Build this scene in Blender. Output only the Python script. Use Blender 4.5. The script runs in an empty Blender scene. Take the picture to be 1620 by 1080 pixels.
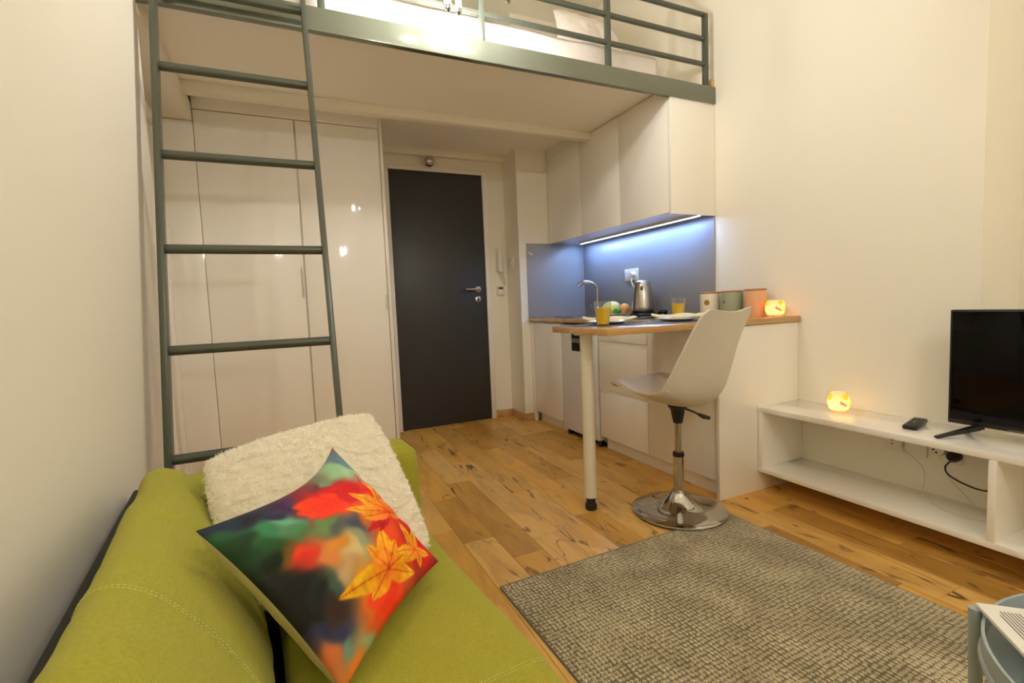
import bpy, bmesh, math, random
from mathutils import Vector, Matrix, noise
random.seed(7)
SC = bpy.context.scene
COL = SC.collection
PI = math.pi

# ------------------------------------------------------------------ camera
cam_d = bpy.data.cameras.new('camera')
cam_d.sensor_width = 36.0
cam_d.lens = 766.693 / 1620 * 36.0
cam_d.clip_start = 0.02
cam = bpy.data.objects.new('camera', cam_d)
COL.objects.link(cam)
yaw, pit, roll = 0.428121, 0.0759813, 0.0415688
fwd = Vector((math.sin(yaw) * math.cos(pit), math.cos(yaw) * math.cos(pit), -math.sin(pit)))
rgt = Vector((math.cos(yaw), -math.sin(yaw), 0))
dwn = fwd.cross(rgt)
r2 = rgt * math.cos(roll) + dwn * math.sin(roll)
d2 = dwn * math.cos(roll) - rgt * math.sin(roll)
cam.matrix_world = Matrix(((r2.x, -d2.x, -fwd.x, 0), (r2.y, -d2.y, -fwd.y, 0), (r2.z, -d2.z, -fwd.z, 1.0), (0, 0, 0, 1)))
SC.camera = cam

# ------------------------------------------------------------------ world, exposure
w = bpy.data.worlds.new('world')
SC.world = w
w.use_nodes = True
w.node_tree.nodes['Background'].inputs[0].default_value = (0.02, 0.022, 0.03, 1)
w.node_tree.nodes['Background'].inputs[1].default_value = 0.3
SC.view_settings.view_transform = 'Standard'
SC.view_settings.look = 'None'
SC.view_settings.exposure = 2.13
SC.view_settings.gamma = 1.0
SC.view_settings.use_curve_mapping = False
SC.cycles.max_bounces = 14
SC.cycles.diffuse_bounces = 8
SC.cycles.glossy_bounces = 5
SC.cycles.transmission_bounces = 10
SC.cycles.caustics_reflective = False
SC.cycles.caustics_refractive = False
BULB = 142.0     # strength of each bulb of the chandelier by the loft
BULB2 = 180.0    # strength of each bulb of the chandelier further back
LED = 17.0       # under-cabinet strip

# ------------------------------------------------------------------ helpers
def lin(c):
    f = lambda v: (v / 12.92) if v <= 0.04045 else ((v + 0.055) / 1.055) ** 2.4
    return tuple(f(v / 255.0) for v in c[:3])

class MB:
    def __init__(s):
        s.v = []; s.f = []
    def add(s, vs, fs):
        o = len(s.v); s.v += [Vector(p) for p in vs]; s.f += [tuple(i + o for i in f) for f in fs]; return s
    def box(s, x0, x1, y0, y1, z0, z1):
        x0, x1 = min(x0, x1), max(x0, x1); y0, y1 = min(y0, y1), max(y0, y1); z0, z1 = min(z0, z1), max(z0, z1)
        return s.add([(x0, y0, z0), (x1, y0, z0), (x1, y1, z0), (x0, y1, z0), (x0, y0, z1), (x1, y0, z1), (x1, y1, z1), (x0, y1, z1)],
                     [(0, 3, 2, 1), (4, 5, 6, 7), (0, 1, 5, 4), (1, 2, 6, 5), (2, 3, 7, 6), (3, 0, 4, 7)])
    def prism(s, pts, z0, z1):
        n = len(pts)
        return s.add([(x, y, z0) for x, y in pts] + [(x, y, z1) for x, y in pts],
                     [tuple(range(n - 1, -1, -1)), tuple(range(n, 2 * n))] + [(i, (i + 1) % n, n + (i + 1) % n, n + i) for i in range(n)])
    def tube(s, pts, r, n=12, cap=True, closed=False):
        pts = [Vector(p) for p in pts]; m = len(pts)
        rs = r if isinstance(r, (list, tuple)) else [r] * m
        o = len(s.v); up = None
        for i, p in enumerate(pts):
            if closed: t = pts[(i + 1) % m] - pts[i - 1]
            else: t = pts[min(i + 1, m - 1)] - pts[max(i - 1, 0)]
            t.normalize()
            if up is None:
                a = Vector((0, 0, 1)) if abs(t.z) < .9 else Vector((1, 0, 0))
                up = (a - t * a.dot(t)).normalized()
            else:
                up = (up - t * up.dot(t)).normalized()
            sd = t.cross(up)
            for k in range(n):
                a = 2 * PI * k / n
                s.v.append(p + (up * math.cos(a) + sd * math.sin(a)) * rs[i])
        for i in range(m if closed else m - 1):
            j = (i + 1) % m
            for k in range(n):
                l = (k + 1) % n
                s.f.append((o + i * n + k, o + i * n + l, o + j * n + l, o + j * n + k))
        if cap and not closed:
            s.f.append(tuple(o + k for k in range(n - 1, -1, -1)))
            s.f.append(tuple(o + (m - 1) * n + k for k in range(n)))
        return s
    def lathe(s, c, prof, n=32, axis='z'):
        o = len(s.v); c = Vector(c); m = len(prof)
        for r, h in prof:
            for k in range(n):
                a = 2 * PI * k / n; x, y = r * math.cos(a), r * math.sin(a)
                if axis == 'z': s.v.append(c + Vector((x, y, h)))
                elif axis == 'y': s.v.append(c + Vector((x, h, y)))
                else: s.v.append(c + Vector((h, x, y)))
        for i in range(m - 1):
            for k in range(n):
                l = (k + 1) % n
                s.f.append((o + i * n + k, o + i * n + l, o + (i + 1) * n + l, o + (i + 1) * n + k))
        if prof[0][0] > 1e-4: s.f.append(tuple(o + k for k in range(n - 1, -1, -1)))
        if prof[-1][0] > 1e-4: s.f.append(tuple(o + (m - 1) * n + k for k in range(n)))
        return s
    def ball(s, c, r, sx=1, sy=1, sz=1, n=20, m=12):
        prof = [(max(1e-5, math.sin(PI * i / m)) * r, -math.cos(PI * i / m) * r) for i in range(m + 1)]
        o = len(s.v); s.lathe((0, 0, 0), prof, n)
        for i in range(o, len(s.v)):
            p = s.v[i]; s.v[i] = Vector((p.x * sx, p.y * sy, p.z * sz)) + Vector(c)
        return s
    def grid(s, nu, nv, fn):
        o = len(s.v)
        for j in range(nv + 1):
            for i in range(nu + 1):
                s.v.append(Vector(fn(i / nu, j / nv)))
        for j in range(nv):
            for i in range(nu):
                a = o + j * (nu + 1) + i
                s.f.append((a, a + 1, a + nu + 2, a + nu + 1))
        return s
    def xf(s, M, start=0):
        for i in range(start, len(s.v)): s.v[i] = M @ s.v[i]
        return s

WM = {}          # world matrices of things
def root_of(o):
    while o.parent: o = o.parent
    return o
def build(mb, name, mat, parent=None, bevel=0.0, seg=2, smooth=35, local=False, merge=False):
    vs = mb.v
    if parent is not None and not local:
        inv = WM[root_of(parent).name].inverted()
        vs = [inv @ p for p in vs]
    me = bpy.data.meshes.new(name)
    me.from_pydata([tuple(p) for p in vs], [], mb.f)
    bm = bmesh.new(); bm.from_mesh(me)
    if merge: bmesh.ops.remove_doubles(bm, verts=bm.verts, dist=1e-5)
    bmesh.ops.recalc_face_normals(bm, faces=bm.faces)
    if bevel > 0:
        ed = [e for e in bm.edges if len(e.link_faces) == 2 and e.calc_face_angle(0) > 0.6]
        bmesh.ops.bevel(bm, geom=ed, offset=bevel, segments=seg, profile=0.5, affect='EDGES', clamp_overlap=True)
    bm.to_mesh(me); bm.free()
    if smooth:
        me.shade_smooth(); me.set_sharp_from_angle(angle=math.radians(smooth))
    if mat: me.materials.append(mat)
    o = bpy.data.objects.new(name, me); COL.objects.link(o)
    if parent is not None: o.parent = parent
    else: WM[o.name] = Matrix.Identity(4)
    return o
def tag(o, label=None, cat=None, group=None, kind=None):
    if label: o['label'] = label
    if cat: o['category'] = cat
    if group: o['group'] = group
    if kind: o['kind'] = kind
    return o
def thing(name, label, cat, loc=(0, 0, 0), rotz=0.0, group=None):
    o = bpy.data.objects.new(name, None); COL.objects.link(o)
    o.empty_display_size = 0.05
    o.location = loc; o.rotation_euler = (0, 0, rotz)
    WM[o.name] = Matrix.Translation(Vector(loc)) @ Matrix.Rotation(rotz, 4, 'Z')
    return tag(o, label, cat, group)
def struct(mb, name, mat, label=None, parent=None, **k):
    o = build(mb, name, mat, parent, **k); o['kind'] = 'structure'
    if label: o['label'] = label
    return o

# ------------------------------------------------------------------ materials
def nodes(m):
    nt = m.node_tree; return nt.nodes, nt.links, nt.nodes['Principled BSDF']
def mat(name, rgb, rough=0.5, metal=0.0, var=0.04, vscale=6.0, bump=0.0, bscale=200.0, coat=0.0, spec=0.5, srgb=True, sheen=0.0, **kw):
    m = bpy.data.materials.new(name); m.use_nodes = True
    N, L, b = nodes(m)
    c = lin(rgb) if srgb else rgb
    tc = N.new('ShaderNodeTexCoord')
    nz = N.new('ShaderNodeTexNoise'); nz.inputs['Scale'].default_value = vscale; nz.inputs['Detail'].default_value = 4
    L.new(tc.outputs['Object'], nz.inputs['Vector'])
    mx = N.new('ShaderNodeMix'); mx.data_type = 'RGBA'
    mx.inputs[6].default_value = tuple(v * (1 - var) for v in c) + (1,)
    mx.inputs[7].default_value = tuple(min(1, v * (1 + var)) for v in c) + (1,)
    L.new(nz.outputs['Fac'], mx.inputs[0]); L.new(mx.outputs[2], b.inputs['Base Color'])
    b.inputs['Roughness'].default_value = rough; b.inputs['Metallic'].default_value = metal
    b.inputs['Coat Weight'].default_value = coat; b.inputs['Coat Roughness'].default_value = 0.05
    b.inputs['Specular IOR Level'].default_value = spec
    b.inputs['Sheen Weight'].default_value = sheen
    if bump > 0:
        n2 = N.new('ShaderNodeTexNoise'); n2.inputs['Scale'].default_value = bscale; n2.inputs['Detail'].default_value = 3
        L.new(tc.outputs['Object'], n2.inputs['Vector'])
        bp = N.new('ShaderNodeBump'); bp.inputs['Strength'].default_value = bump; bp.inputs['Distance'].default_value = 0.002
        L.new(n2.outputs['Fac'], bp.inputs['Height']); L.new(bp.outputs[0], b.inputs['Normal'])
    for k, v in kw.items(): b.inputs[k].default_value = v
    return m
def emis(name, rgb, strength):
    m = bpy.data.materials.new(name); m.use_nodes = True
    N, L, b = nodes(m)
    b.inputs['Base Color'].default_value = (.9, .9, .9, 1)
    b.inputs['Emission Color'].default_value = tuple(rgb) + (1,); b.inputs['Emission Strength'].default_value = strength
    return m

M_wall = mat('wall_paint', (236, 231, 218), .75, var=.012, vscale=2, bump=.08, bscale=120)
M_soffit = mat('soffit_paint', (248, 244, 236), .7, var=.012, vscale=2, bump=.06, bscale=120)
M_gloss = mat('white_lacquer', (243, 240, 233), .07, var=.008, vscale=3, coat=.5)
M_carc = mat('white_laminate', (234, 230, 221), .35, var=.01, vscale=3)
M_edge = mat('white_edge_band', (238, 234, 226), .4, var=.01)
M_dark = mat('shadow_gap_grey', (70, 66, 62), .7)
M_grey = mat('grey_green_steel_paint', (82, 87, 77), .32, metal=.25, var=.05, vscale=9, bump=.05, bscale=60)
M_beam = mat('grey_green_beam_paint', (120, 124, 110), .12, metal=.45, var=.06, vscale=7, bump=.10, bscale=30)
M_door = mat('anthracite_door', (50, 51, 50), .42, var=.06, vscale=5, bump=.05, bscale=300)
M_chrome = mat('chrome', (200, 198, 194), .06, 1.0, var=.01)
M_steel = mat('brushed_steel', (188, 184, 178), .22, 1.0, var=.04, vscale=3)
M_black = mat('black_plastic', (17, 17, 18), .38, var=.1)
M_blackg = mat('black_glass', (5, 5, 5), .05, var=.05, spec=.2)
M_plast = mat('white_plastic', (226, 222, 214), .35, var=.01)
M_shell = mat('chair_white_plastic', (212, 206, 194), .38, var=.01)
M_legw = mat('cream_leg_paint', (222, 218, 200), .3, var=.015)
M_tray = mat('grey_blue_tray', (154, 168, 172), .24, var=.03)
M_bed = mat('white_bedding', (222, 214, 207), .85, var=.03, bump=.8, bscale=22)
M_fur = mat('white_plush', (238, 231, 213), .95, var=.05, vscale=40, bump=.6, bscale=260, sheen=.5)
M_cream = mat('cream_cotton', (222, 212, 186), .9, var=.03, vscale=14, bump=.2, bscale=500)
M_stitch = mat('pale_green_thread', (196, 200, 112), .8)
M_splash = mat('grey_blue_glass_panel', (148, 150, 160), .34, var=.02, vscale=2)
def thin_glass():
    m = bpy.data.materials.new('thin_clear_glass'); m.use_nodes = True
    N, L, b = nodes(m)
    tr = N.new('ShaderNodeBsdfTransparent'); tr.inputs[0].default_value = (.95, .96, .96, 1)
    gl = N.new('ShaderNodeBsdfGlossy'); gl.inputs['Roughness'].default_value = .03
    lw = N.new('ShaderNodeLayerWeight'); lw.inputs['Blend'].default_value = .25
    nz = N.new('ShaderNodeTexNoise'); nz.inputs['Scale'].default_value = 20
    mr = N.new('ShaderNodeMath'); mr.operation = 'MULTIPLY_ADD'; mr.inputs[1].default_value = .04; mr.inputs[2].default_value = .03
    L.new(nz.outputs['Fac'], mr.inputs[0])
    ad = N.new('ShaderNodeMath'); ad.operation = 'MULTIPLY_ADD'; ad.inputs[1].default_value = .45
    L.new(lw.outputs['Facing'], ad.inputs[0]); L.new(mr.outputs[0], ad.inputs[2])
    ms = N.new('ShaderNodeMixShader'); L.new(ad.outputs[0], ms.inputs[0])
    L.new(tr.outputs[0], ms.inputs[1]); L.new(gl.outputs[0], ms.inputs[2])
    L.new(ms.outputs[0], N['Material Output'].inputs['Surface'])
    return m
M_glass = thin_glass()
M_juice = mat('orange_juice', (255, 204, 6), .3, var=.05, vscale=30)
M_plate = mat('white_porcelain', (238, 234, 222), .2, var=.01, coat=.3)
M_fridge = mat('fridge_white', (222, 220, 220), .3, var=.01, bump=.03, bscale=300)

def green_fabric():
    m = mat('green_woven_fabric', (166, 163, 42), .9, var=.22, vscale=190, sheen=.08)
    N, L, b = nodes(m)
    tc = N.new('ShaderNodeTexCoord')
    hs = []
    for ax, sc in ((0, 420), (1, 420)):
        wv = N.new('ShaderNodeTexWave'); wv.bands_direction = 'XY'[ax]; wv.inputs['Scale'].default_value = sc / 3.0
        wv.inputs['Distortion'].default_value = 2.5; wv.inputs['Detail'].default_value = 2
        L.new(tc.outputs['Object'], wv.inputs['Vector']); hs.append(wv)
    ad = N.new('ShaderNodeMath'); ad.operation = 'ADD'
    L.new(hs[0].outputs['Fac'], ad.inputs[0]); L.new(hs[1].outputs['Fac'], ad.inputs[1])
    bp = N.new('ShaderNodeBump'); bp.inputs['Strength'].default_value = .45; bp.inputs['Distance'].default_value = .0012
    L.new(ad.outputs[0], bp.inputs['Height']); L.new(bp.outputs[0], b.inputs['Normal'])
    return m
M_green = green_fabric()

def plank_mat(name, light, dark, crack=(.13, .06, .02), scale=1.0):
    m = bpy.data.materials.new(name); m.use_nodes = True
    N, L, b = nodes(m)
    tc = N.new('ShaderNodeTexCoord'); oi = N.new('ShaderNodeObjectInfo')
    mul = N.new('ShaderNodeMath'); mul.operation = 'MULTIPLY'; mul.inputs[1].default_value = 37.0
    L.new(oi.outputs['Random'], mul.inputs[0])
    cmb = N.new('ShaderNodeCombineXYZ')
    for i in range(3): L.new(mul.outputs[0], cmb.inputs[i])
    add = N.new('ShaderNodeVectorMath'); add.operation = 'ADD'
    L.new(tc.outputs['Object'], add.inputs[0]); L.new(cmb.outputs[0], add.inputs[1])
    def stretched(sx, sy, detail=4, rough=.55, dist=0.0):
        mp = N.new('ShaderNodeMapping'); mp.inputs['Scale'].default_value = (sx * scale, sy * scale, sx * scale)
        L.new(add.outputs[0], mp.inputs['Vector'])
        n = N.new('ShaderNodeTexNoise'); n.inputs['Scale'].default_value = 1; n.inputs['Detail'].default_value = detail
        n.inputs['Roughness'].default_value = rough; n.inputs['Distortion'].default_value = dist
        L.new(mp.outputs[0], n.inputs['Vector']); return n
    def ramp(src, stops):
        r = N.new('ShaderNodeValToRGB'); e = r.color_ramp.elements
        while len(e) < len(stops): e.new(.5)
        for i, (p, c) in enumerate(stops): e[i].position = p; e[i].color = tuple(c) + (1,)
        L.new(src, r.inputs[0]); return r
    def mix(fac, a, bb, mode='MIX'):
        x = N.new('ShaderNodeMix'); x.data_type = 'RGBA'; x.blend_type = mode
        if isinstance(fac, float): x.inputs[0].default_value = fac
        else: L.new(fac, x.inputs[0])
        L.new(a, x.inputs[6]); L.new(bb, x.inputs[7]); return x.outputs[2]
    per = ramp(oi.outputs['Random'], [(0, tuple(v * .9 for v in light)), (.2, (.78, .49, .16)), (.45, light), (.72, tuple(.55 * a + .45 * d for a, d in zip(light, dark))), (.93, tuple(.3 * a + .7 * d for a, d in zip(light, dark))), (1, dark)])
    cloud = stretched(9, 2.2, 4, .6, .6)
    c2 = ramp(cloud.outputs['Fac'], [(.32, (.55, .48, .42)), (.55, (1, 1, 1)), (.75, (1.0, .96, .86))])
    base = mix(.55, per.outputs[0], c2.outputs[0], 'MULTIPLY')
    grain = stretched(150, 5, 3, .6)
    g2 = ramp(grain.outputs['Fac'], [(.35, (.74, .7, .66)), (.6, (1, 1, 1))])
    base = mix(.4, base, g2.outputs[0], 'MULTIPLY')
    # dark cracks and knots, drawn out along the board
    ck = stretched(10, 1.5, 2, .45, 1.0)
    rid = N.new('ShaderNodeMath'); rid.operation = 'SUBTRACT'; rid.inputs[1].default_value = .5
    L.new(ck.outputs['Fac'], rid.inputs[0])
    ab = N.new('ShaderNodeMath'); ab.operation = 'ABSOLUTE'; L.new(rid.outputs[0], ab.inputs[0])
    thin = ramp(ab.outputs[0], [(0.0, (1, 1, 1)), (.006, (.9, .9, .9)), (.018, (0, 0, 0))])
    where = stretched(4.5, 2.0, 2, .5)
    wr = ramp(where.outputs['Fac'], [(.54, (0, 0, 0)), (.64, (1, 1, 1))])
    msk = mix(1.0, thin.outputs[0], wr.outputs[0], 'MULTIPLY')
    kn = stretched(16, 8, 2, .4, .8)
    kr = ramp(kn.outputs['Fac'], [(.66, (0, 0, 0)), (.72, (.75, .75, .75))])
    msk = mix(1.0, msk, kr.outputs[0], 'ADD')
    cc = N.new('ShaderNodeRGB'); cc.outputs[0].default_value = tuple(crack) + (1,)
    fin = mix(msk, base, cc.outputs[0])
    L.new(fin, b.inputs['Base Color'])
    b.inputs['Roughness'].default_value = .36
    bp = N.new('ShaderNodeBump'); bp.inputs['Strength'].default_value = .12; bp.inputs['Distance'].default_value = .002
    L.new(grain.outputs['Fac'], bp.inputs['Height']); L.new(bp.outputs[0], b.inputs['Normal'])
    return m
M_plank = plank_mat('oak_plank', (.84, .475, .105), (.50, .27, .060))
M_board = plank_mat('oak_skirting', (.66, .42, .19), (.55, .33, .13), crack=(.4, .24, .1))

def worktop_mat():
    m = bpy.data.materials.new('oiled_oak_worktop'); m.use_nodes = True
    N, L, b = nodes(m)
    tc = N.new('ShaderNodeTexCoord')
    br = N.new('ShaderNodeTexBrick'); br.inputs['Scale'].default_value = 1
    br.inputs['Brick Width'].default_value = .32; br.inputs['Row Height'].default_value = .045; br.inputs['Mortar Size'].default_value = 0.0
    br.inputs['Color1'].default_value = (.52, .28, .09, 1); br.inputs['Color2'].default_value = (.66, .40, .15, 1)
    L.new(tc.outputs['Object'], br.inputs['Vector'])
    mp = N.new('ShaderNodeMapping'); mp.inputs['Scale'].default_value = (6, 90, 90); L.new(tc.outputs['Object'], mp.inputs[0])
    nz = N.new('ShaderNodeTexNoise'); nz.inputs['Scale'].default_value = 1; nz.inputs['Detail'].default_value = 4; L.new(mp.outputs[0], nz.inputs[0])
    mx = N.new('ShaderNodeMix'); mx.data_type = 'RGBA'; mx.blend_type = 'MULTIPLY'; mx.inputs[0].default_value = .45
    L.new(br.outputs['Color'], mx.inputs[6])
    rp = N.new('ShaderNodeValToRGB'); rp.color_ramp.elements[0].position = .3; rp.color_ramp.elements[0].color = (.6, .52, .45, 1); rp.color_ramp.elements[1].position = .65
    L.new(nz.outputs['Fac'], rp.inputs[0]); L.new(rp.outputs[0], mx.inputs[7])
    L.new(mx.outputs[2], b.inputs['Base Color']); b.inputs['Roughness'].default_value = .22; b.inputs['Coat Weight'].default_value = .4
    return m
M_top = worktop_mat()

def rug_mat():
    m = bpy.data.materials.new('dotted_grey_rug'); m.use_nodes = True
    N, L, b = nodes(m)
    tc = N.new('ShaderNodeTexCoord')
    nw = N.new('ShaderNodeTexNoise'); nw.inputs['Scale'].default_value = 9; nw.inputs['Detail'].default_value = 2
    L.new(tc.outputs['Object'], nw.inputs['Vector'])
    sub = N.new('ShaderNodeVectorMath'); sub.operation = 'SUBTRACT'; sub.inputs[1].default_value = (.5, .5, .5); L.new(nw.outputs['Color'], sub.inputs[0])
    sc = N.new('ShaderNodeVectorMath'); sc.operation = 'SCALE'; sc.inputs[3].default_value = .012; L.new(sub.outputs[0], sc.inputs[0])
    ad = N.new('ShaderNodeVectorMath'); ad.operation = 'ADD'; L.new(tc.outputs['Object'], ad.inputs[0]); L.new(sc.outputs[0], ad.inputs[1])
    mp = N.new('ShaderNodeMapping'); mp.inputs['Scale'].default_value = (74, 66, 1); L.new(ad.outputs[0], mp.inputs[0])
    vo = N.new('ShaderNodeTexVoronoi'); vo.voronoi_dimensions = '2D'; vo.inputs['Scale'].default_value = 1; vo.inputs['Randomness'].default_value = .28
    L.new(mp.outputs[0], vo.inputs['Vector'])
    n2 = N.new('ShaderNodeTexNoise'); n2.inputs['Scale'].default_value = 4.5; n2.inputs['Detail'].default_value = 3
    mp2 = N.new('ShaderNodeMapping'); mp2.inputs['Scale'].default_value = (1.3, .7, 1); L.new(tc.outputs['Object'], mp2.inputs[0]); L.new(mp2.outputs[0], n2.inputs['Vector'])
    th = N.new('ShaderNodeMapRange'); th.inputs['From Min'].default_value = .3; th.inputs['From Max'].default_value = .7; th.inputs['To Min'].default_value = .36; th.inputs['To Max'].default_value = .54
    L.new(n2.outputs['Fac'], th.inputs['Value'])
    df = N.new('ShaderNodeMath'); df.operation = 'SUBTRACT'; L.new(th.outputs[0], df.inputs[0]); L.new(vo.outputs['Distance'], df.inputs[1])
    rp = N.new('ShaderNodeMapRange'); rp.inputs['From Min'].default_value = -.05; rp.inputs['From Max'].default_value = .07; L.new(df.outputs[0], rp.inputs['Value'])
    sx_ = N.new('ShaderNodeSeparateXYZ'); L.new(mp.outputs[0], sx_.inputs[0])
    fr_ = N.new('ShaderNodeMath'); fr_.operation = 'FRACT'; L.new(sx_.outputs['X'], fr_.inputs[0])
    s5 = N.new('ShaderNodeMath'); s5.operation = 'SUBTRACT'; s5.inputs[1].default_value = .5; L.new(fr_.outputs[0], s5.inputs[0])
    a5 = N.new('ShaderNodeMath'); a5.operation = 'ABSOLUTE'; L.new(s5.outputs[0], a5.inputs[0])
    ln5 = N.new('ShaderNodeMapRange'); ln5.inputs['From Min'].default_value = .34; ln5.inputs['From Max'].default_value = .45; ln5.inputs['To Min'].default_value = 1; ln5.inputs['To Max'].default_value = 0
    L.new(a5.outputs[0], ln5.inputs['Value'])
    m5 = N.new('ShaderNodeMath'); m5.operation = 'MULTIPLY'; L.new(rp.outputs[0], m5.inputs[0]); L.new(ln5.outputs[0], m5.inputs[1])
    rp = m5
    mx = N.new('ShaderNodeMix'); mx.data_type = 'RGBA'
    mx.inputs[6].default_value = lin((120, 110, 84)) + (1,); mx.inputs[7].default_value = lin((220, 208, 172)) + (1,)
    L.new(rp.outputs[0], mx.inputs[0])
    n3 = N.new('ShaderNodeTexNoise'); n3.inputs['Scale'].default_value = 6; n3.inputs['Detail'].default_value = 3; L.new(tc.outputs['Object'], n3.inputs['Vector'])
    r3 = N.new('ShaderNodeValToRGB'); r3.color_ramp.elements[0].position = .36; r3.color_ramp.elements[0].color = (.62, .58, .52, 1); r3.color_ramp.elements[1].position = .6
    L.new(n3.outputs['Fac'], r3.inputs[0])
    m2 = N.new('ShaderNodeMix'); m2.data_type = 'RGBA'; m2.blend_type = 'MULTIPLY'; m2.inputs[0].default_value = .8
    L.new(mx.outputs[2], m2.inputs[6]); L.new(r3.outputs[0], m2.inputs[7]); L.new(m2.outputs[2], b.inputs['Base Color'])
    b.inputs['Roughness'].default_value = .85; b.inputs['Sheen Weight'].default_value = .2
    bp = N.new('ShaderNodeBump'); bp.inputs['Strength'].default_value = .5; bp.inputs['Distance'].default_value = .003
    L.new(rp.outputs[0], bp.inputs['Height']); L.new(bp.outputs[0], b.inputs['Normal'])
    return m
M_rug = rug_mat()

def mosaic_mat():
    m = bpy.data.materials.new('mosaic_glass'); m.use_nodes = True
    N, L, b = nodes(m)
    tc = N.new('ShaderNodeTexCoord')
    vo = N.new('ShaderNodeTexVoronoi'); vo.inputs['Scale'].default_value = 38; L.new(tc.outputs['Object'], vo.inputs['Vector'])
    sp = N.new('ShaderNodeSeparateColor'); L.new(vo.outputs['Color'], sp.inputs[0])
    rp = N.new('ShaderNodeValToRGB'); rp.color_ramp.interpolation = 'CONSTANT'; e = rp.color_ramp.elements
    st = [(0, (.95, .90, .78)), (.62, (.95, .80, .18)), (.74, (.35, .62, .12)), (.84, (.9, .3, .28)), (.92, (.95, .88, .75))]
    while len(e) < len(st): e.new(.5)
    for i, (p, c) in enumerate(st): e[i].position = p; e[i].color = c + (1,)
    L.new(sp.outputs[0], rp.inputs[0])
    tr = N.new('ShaderNodeBsdfTranslucent'); L.new(rp.outputs[0], tr.inputs[0])
    L.new(rp.outputs[0], b.inputs['Base Color']); b.inputs['Roughness'].default_value = .15
    ms = N.new('ShaderNodeMixShader'); ms.inputs[0].default_value = .7
    L.new(b.outputs[0], ms.inputs[1]); L.new(tr.outputs[0], ms.inputs[2])
    L.new(ms.outputs[0], N['Material Output'].inputs['Surface'])
    return m
M_mosaic = mosaic_mat()
M_flame = emis('candle_flame', (1.0, .60, .26), 24.0)
M_wax = mat('wax', (240, 228, 200), .5)

# ------------------------------------------------------------------ room shell
XR, YD, YP, XP = 2.426, 3.97, 3.70, 1.788
XL, XLR, YE = -0.41, -0.60, 2.14
CEIL, YF, XN = 3.35, -2.0, 2.74

fl = struct(MB().box(-.85, 3.0, YF - .15, 4.2, -.12, -.014), 'floor', M_dark, 'warm knotty oak strip floor', smooth=0)
PW = .137
bank = {}
def plank_mesh(ln):
    k = round(ln, 2)
    if k not in bank:
        o = build(MB().box(-PW / 2 + .0006, PW / 2 - .0006, -k / 2 + .0006, k / 2 - .0006, -.014, 0), 'plank', M_plank, None, bevel=.0012, seg=1, smooth=0)
        bank[k] = o.data
        bpy.data.objects.remove(o)
    return bank[k]
x = 1.016 + PW / 2 - 12 * PW
rows = 0
while x < 2.80:
    y = YF - random.choice((.1, .35, .6, .8)) + .0
    while y < YD:
        ln = random.choice((.5, .7, .9, 1.1, .6))
        a, bb = max(y, YF), min(y + ln, YD)
        y += ln
        if bb - a < .06 or (x > 1.9 and a > 3.9): continue
        o = bpy.data.objects.new('plank', plank_mesh(bb - a)); COL.objects.link(o)
        o.parent = fl; o.location = (x, (a + bb) / 2, 0)
    x += PW

struct(MB().box(-.85, 3.0, YF - .15, 4.2, CEIL, CEIL + .1), 'ceiling', M_wall, 'white painted ceiling', smooth=0)
struct(MB().box(-.85, XL, YF, YE, -.1, CEIL), 'wall_left', M_wall, 'white painted wall beside the green sofa', smooth=0)
struct(MB().box(-.85, XLR, YE, YD, -.1, CEIL), 'wall_left_recess', M_wall, 'white recessed wall behind the ladder', smooth=0)
struct(MB().box(-.85, 3.0, YD, YD + .15, -.1, CEIL), 'wall_back', M_wall, 'white wall around the dark entrance door', smooth=0)
struct(MB().box(XP, 3.0, YP, YD, -.1, CEIL), 'wall_pillar', M_wall, 'white wall projection between entrance door and kitchen', smooth=0)
struct(MB().box(XR, 3.0, .95, YP, -.1, CEIL).box(XR, 3.0, YF, .95, -.1, .42).box(XN, 3.0, YF, .95, .42, CEIL), 'wall_right', M_wall, 'white wall behind kitchen and television shelf', smooth=0)
struct(MB().box(-.85, 3.0, YF - .15, YF, -.1, CEIL), 'wall_front', M_wall, smooth=0)

# entrance door
DX0, DX1, DZ = .784, 1.574, 2.108
d1 = struct(MB().box(DX0, DX1, 3.945, YD - .002, .006, DZ), 'door_1', M_door, 'plain anthracite entrance door', bevel=.002)
WM[d1.name] = Matrix.Identity(4)
fr = MB().box(DX1, DX1 + .042, 3.93, YD, 0, DZ + .03).box(DX0 - .03, DX0, 3.93, YD, 0, DZ + .03).box(DX0, DX1, 3.93, YD, DZ, DZ + .03)
build(fr, 'door_frame', M_carc, d1, bevel=.003)
h = build(MB().lathe((1.497, 3.945, 1.143), [(.027, 0), (.027, -.008), (.024, -.010), (.010, -.011), (.010, -.05), (0, -.05)], 28, 'y')
      .tube([(1.497, 3.90, 1.143), (1.47, 3.895, 1.143), (1.37, 3.895, 1.145)], .009, 12), 'handle', M_steel, d1)
tag(h, 'brushed steel lever handle')
k = build(MB().lathe((1.493, 3.945, 1.058), [(.026, 0), (.026, -.008), (.023, -.010), (0, -.010)], 28, 'y'), 'lock_rose', M_steel, d1)
build(MB().lathe((1.493, 3.934, 1.062), [(.008, 0), (.008, -.003), (0, -.003)], 16, 'y').box(1.4895, 1.4965, 3.931, 3.935, 1.04, 1.06), 'keyhole', M_black, k)
build(MB().lathe((1.41, 3.945, 1.30), [(.007, 0), (.007, -.003), (0, -.003)], 14, 'y'), 'peephole', M_black, d1)
struct(MB().box(DX0 - .14, 1.80, 3.925, YD, 2.232, 2.285), 'trim_1', M_wall, 'white ledge above the entrance door', bevel=.003)
struct(MB().box(DX1 + .042, XP, 3.952, YD, 0, .062), 'baseboard_back', M_board, 'oak skirting right of the entrance door', bevel=.003)
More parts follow.
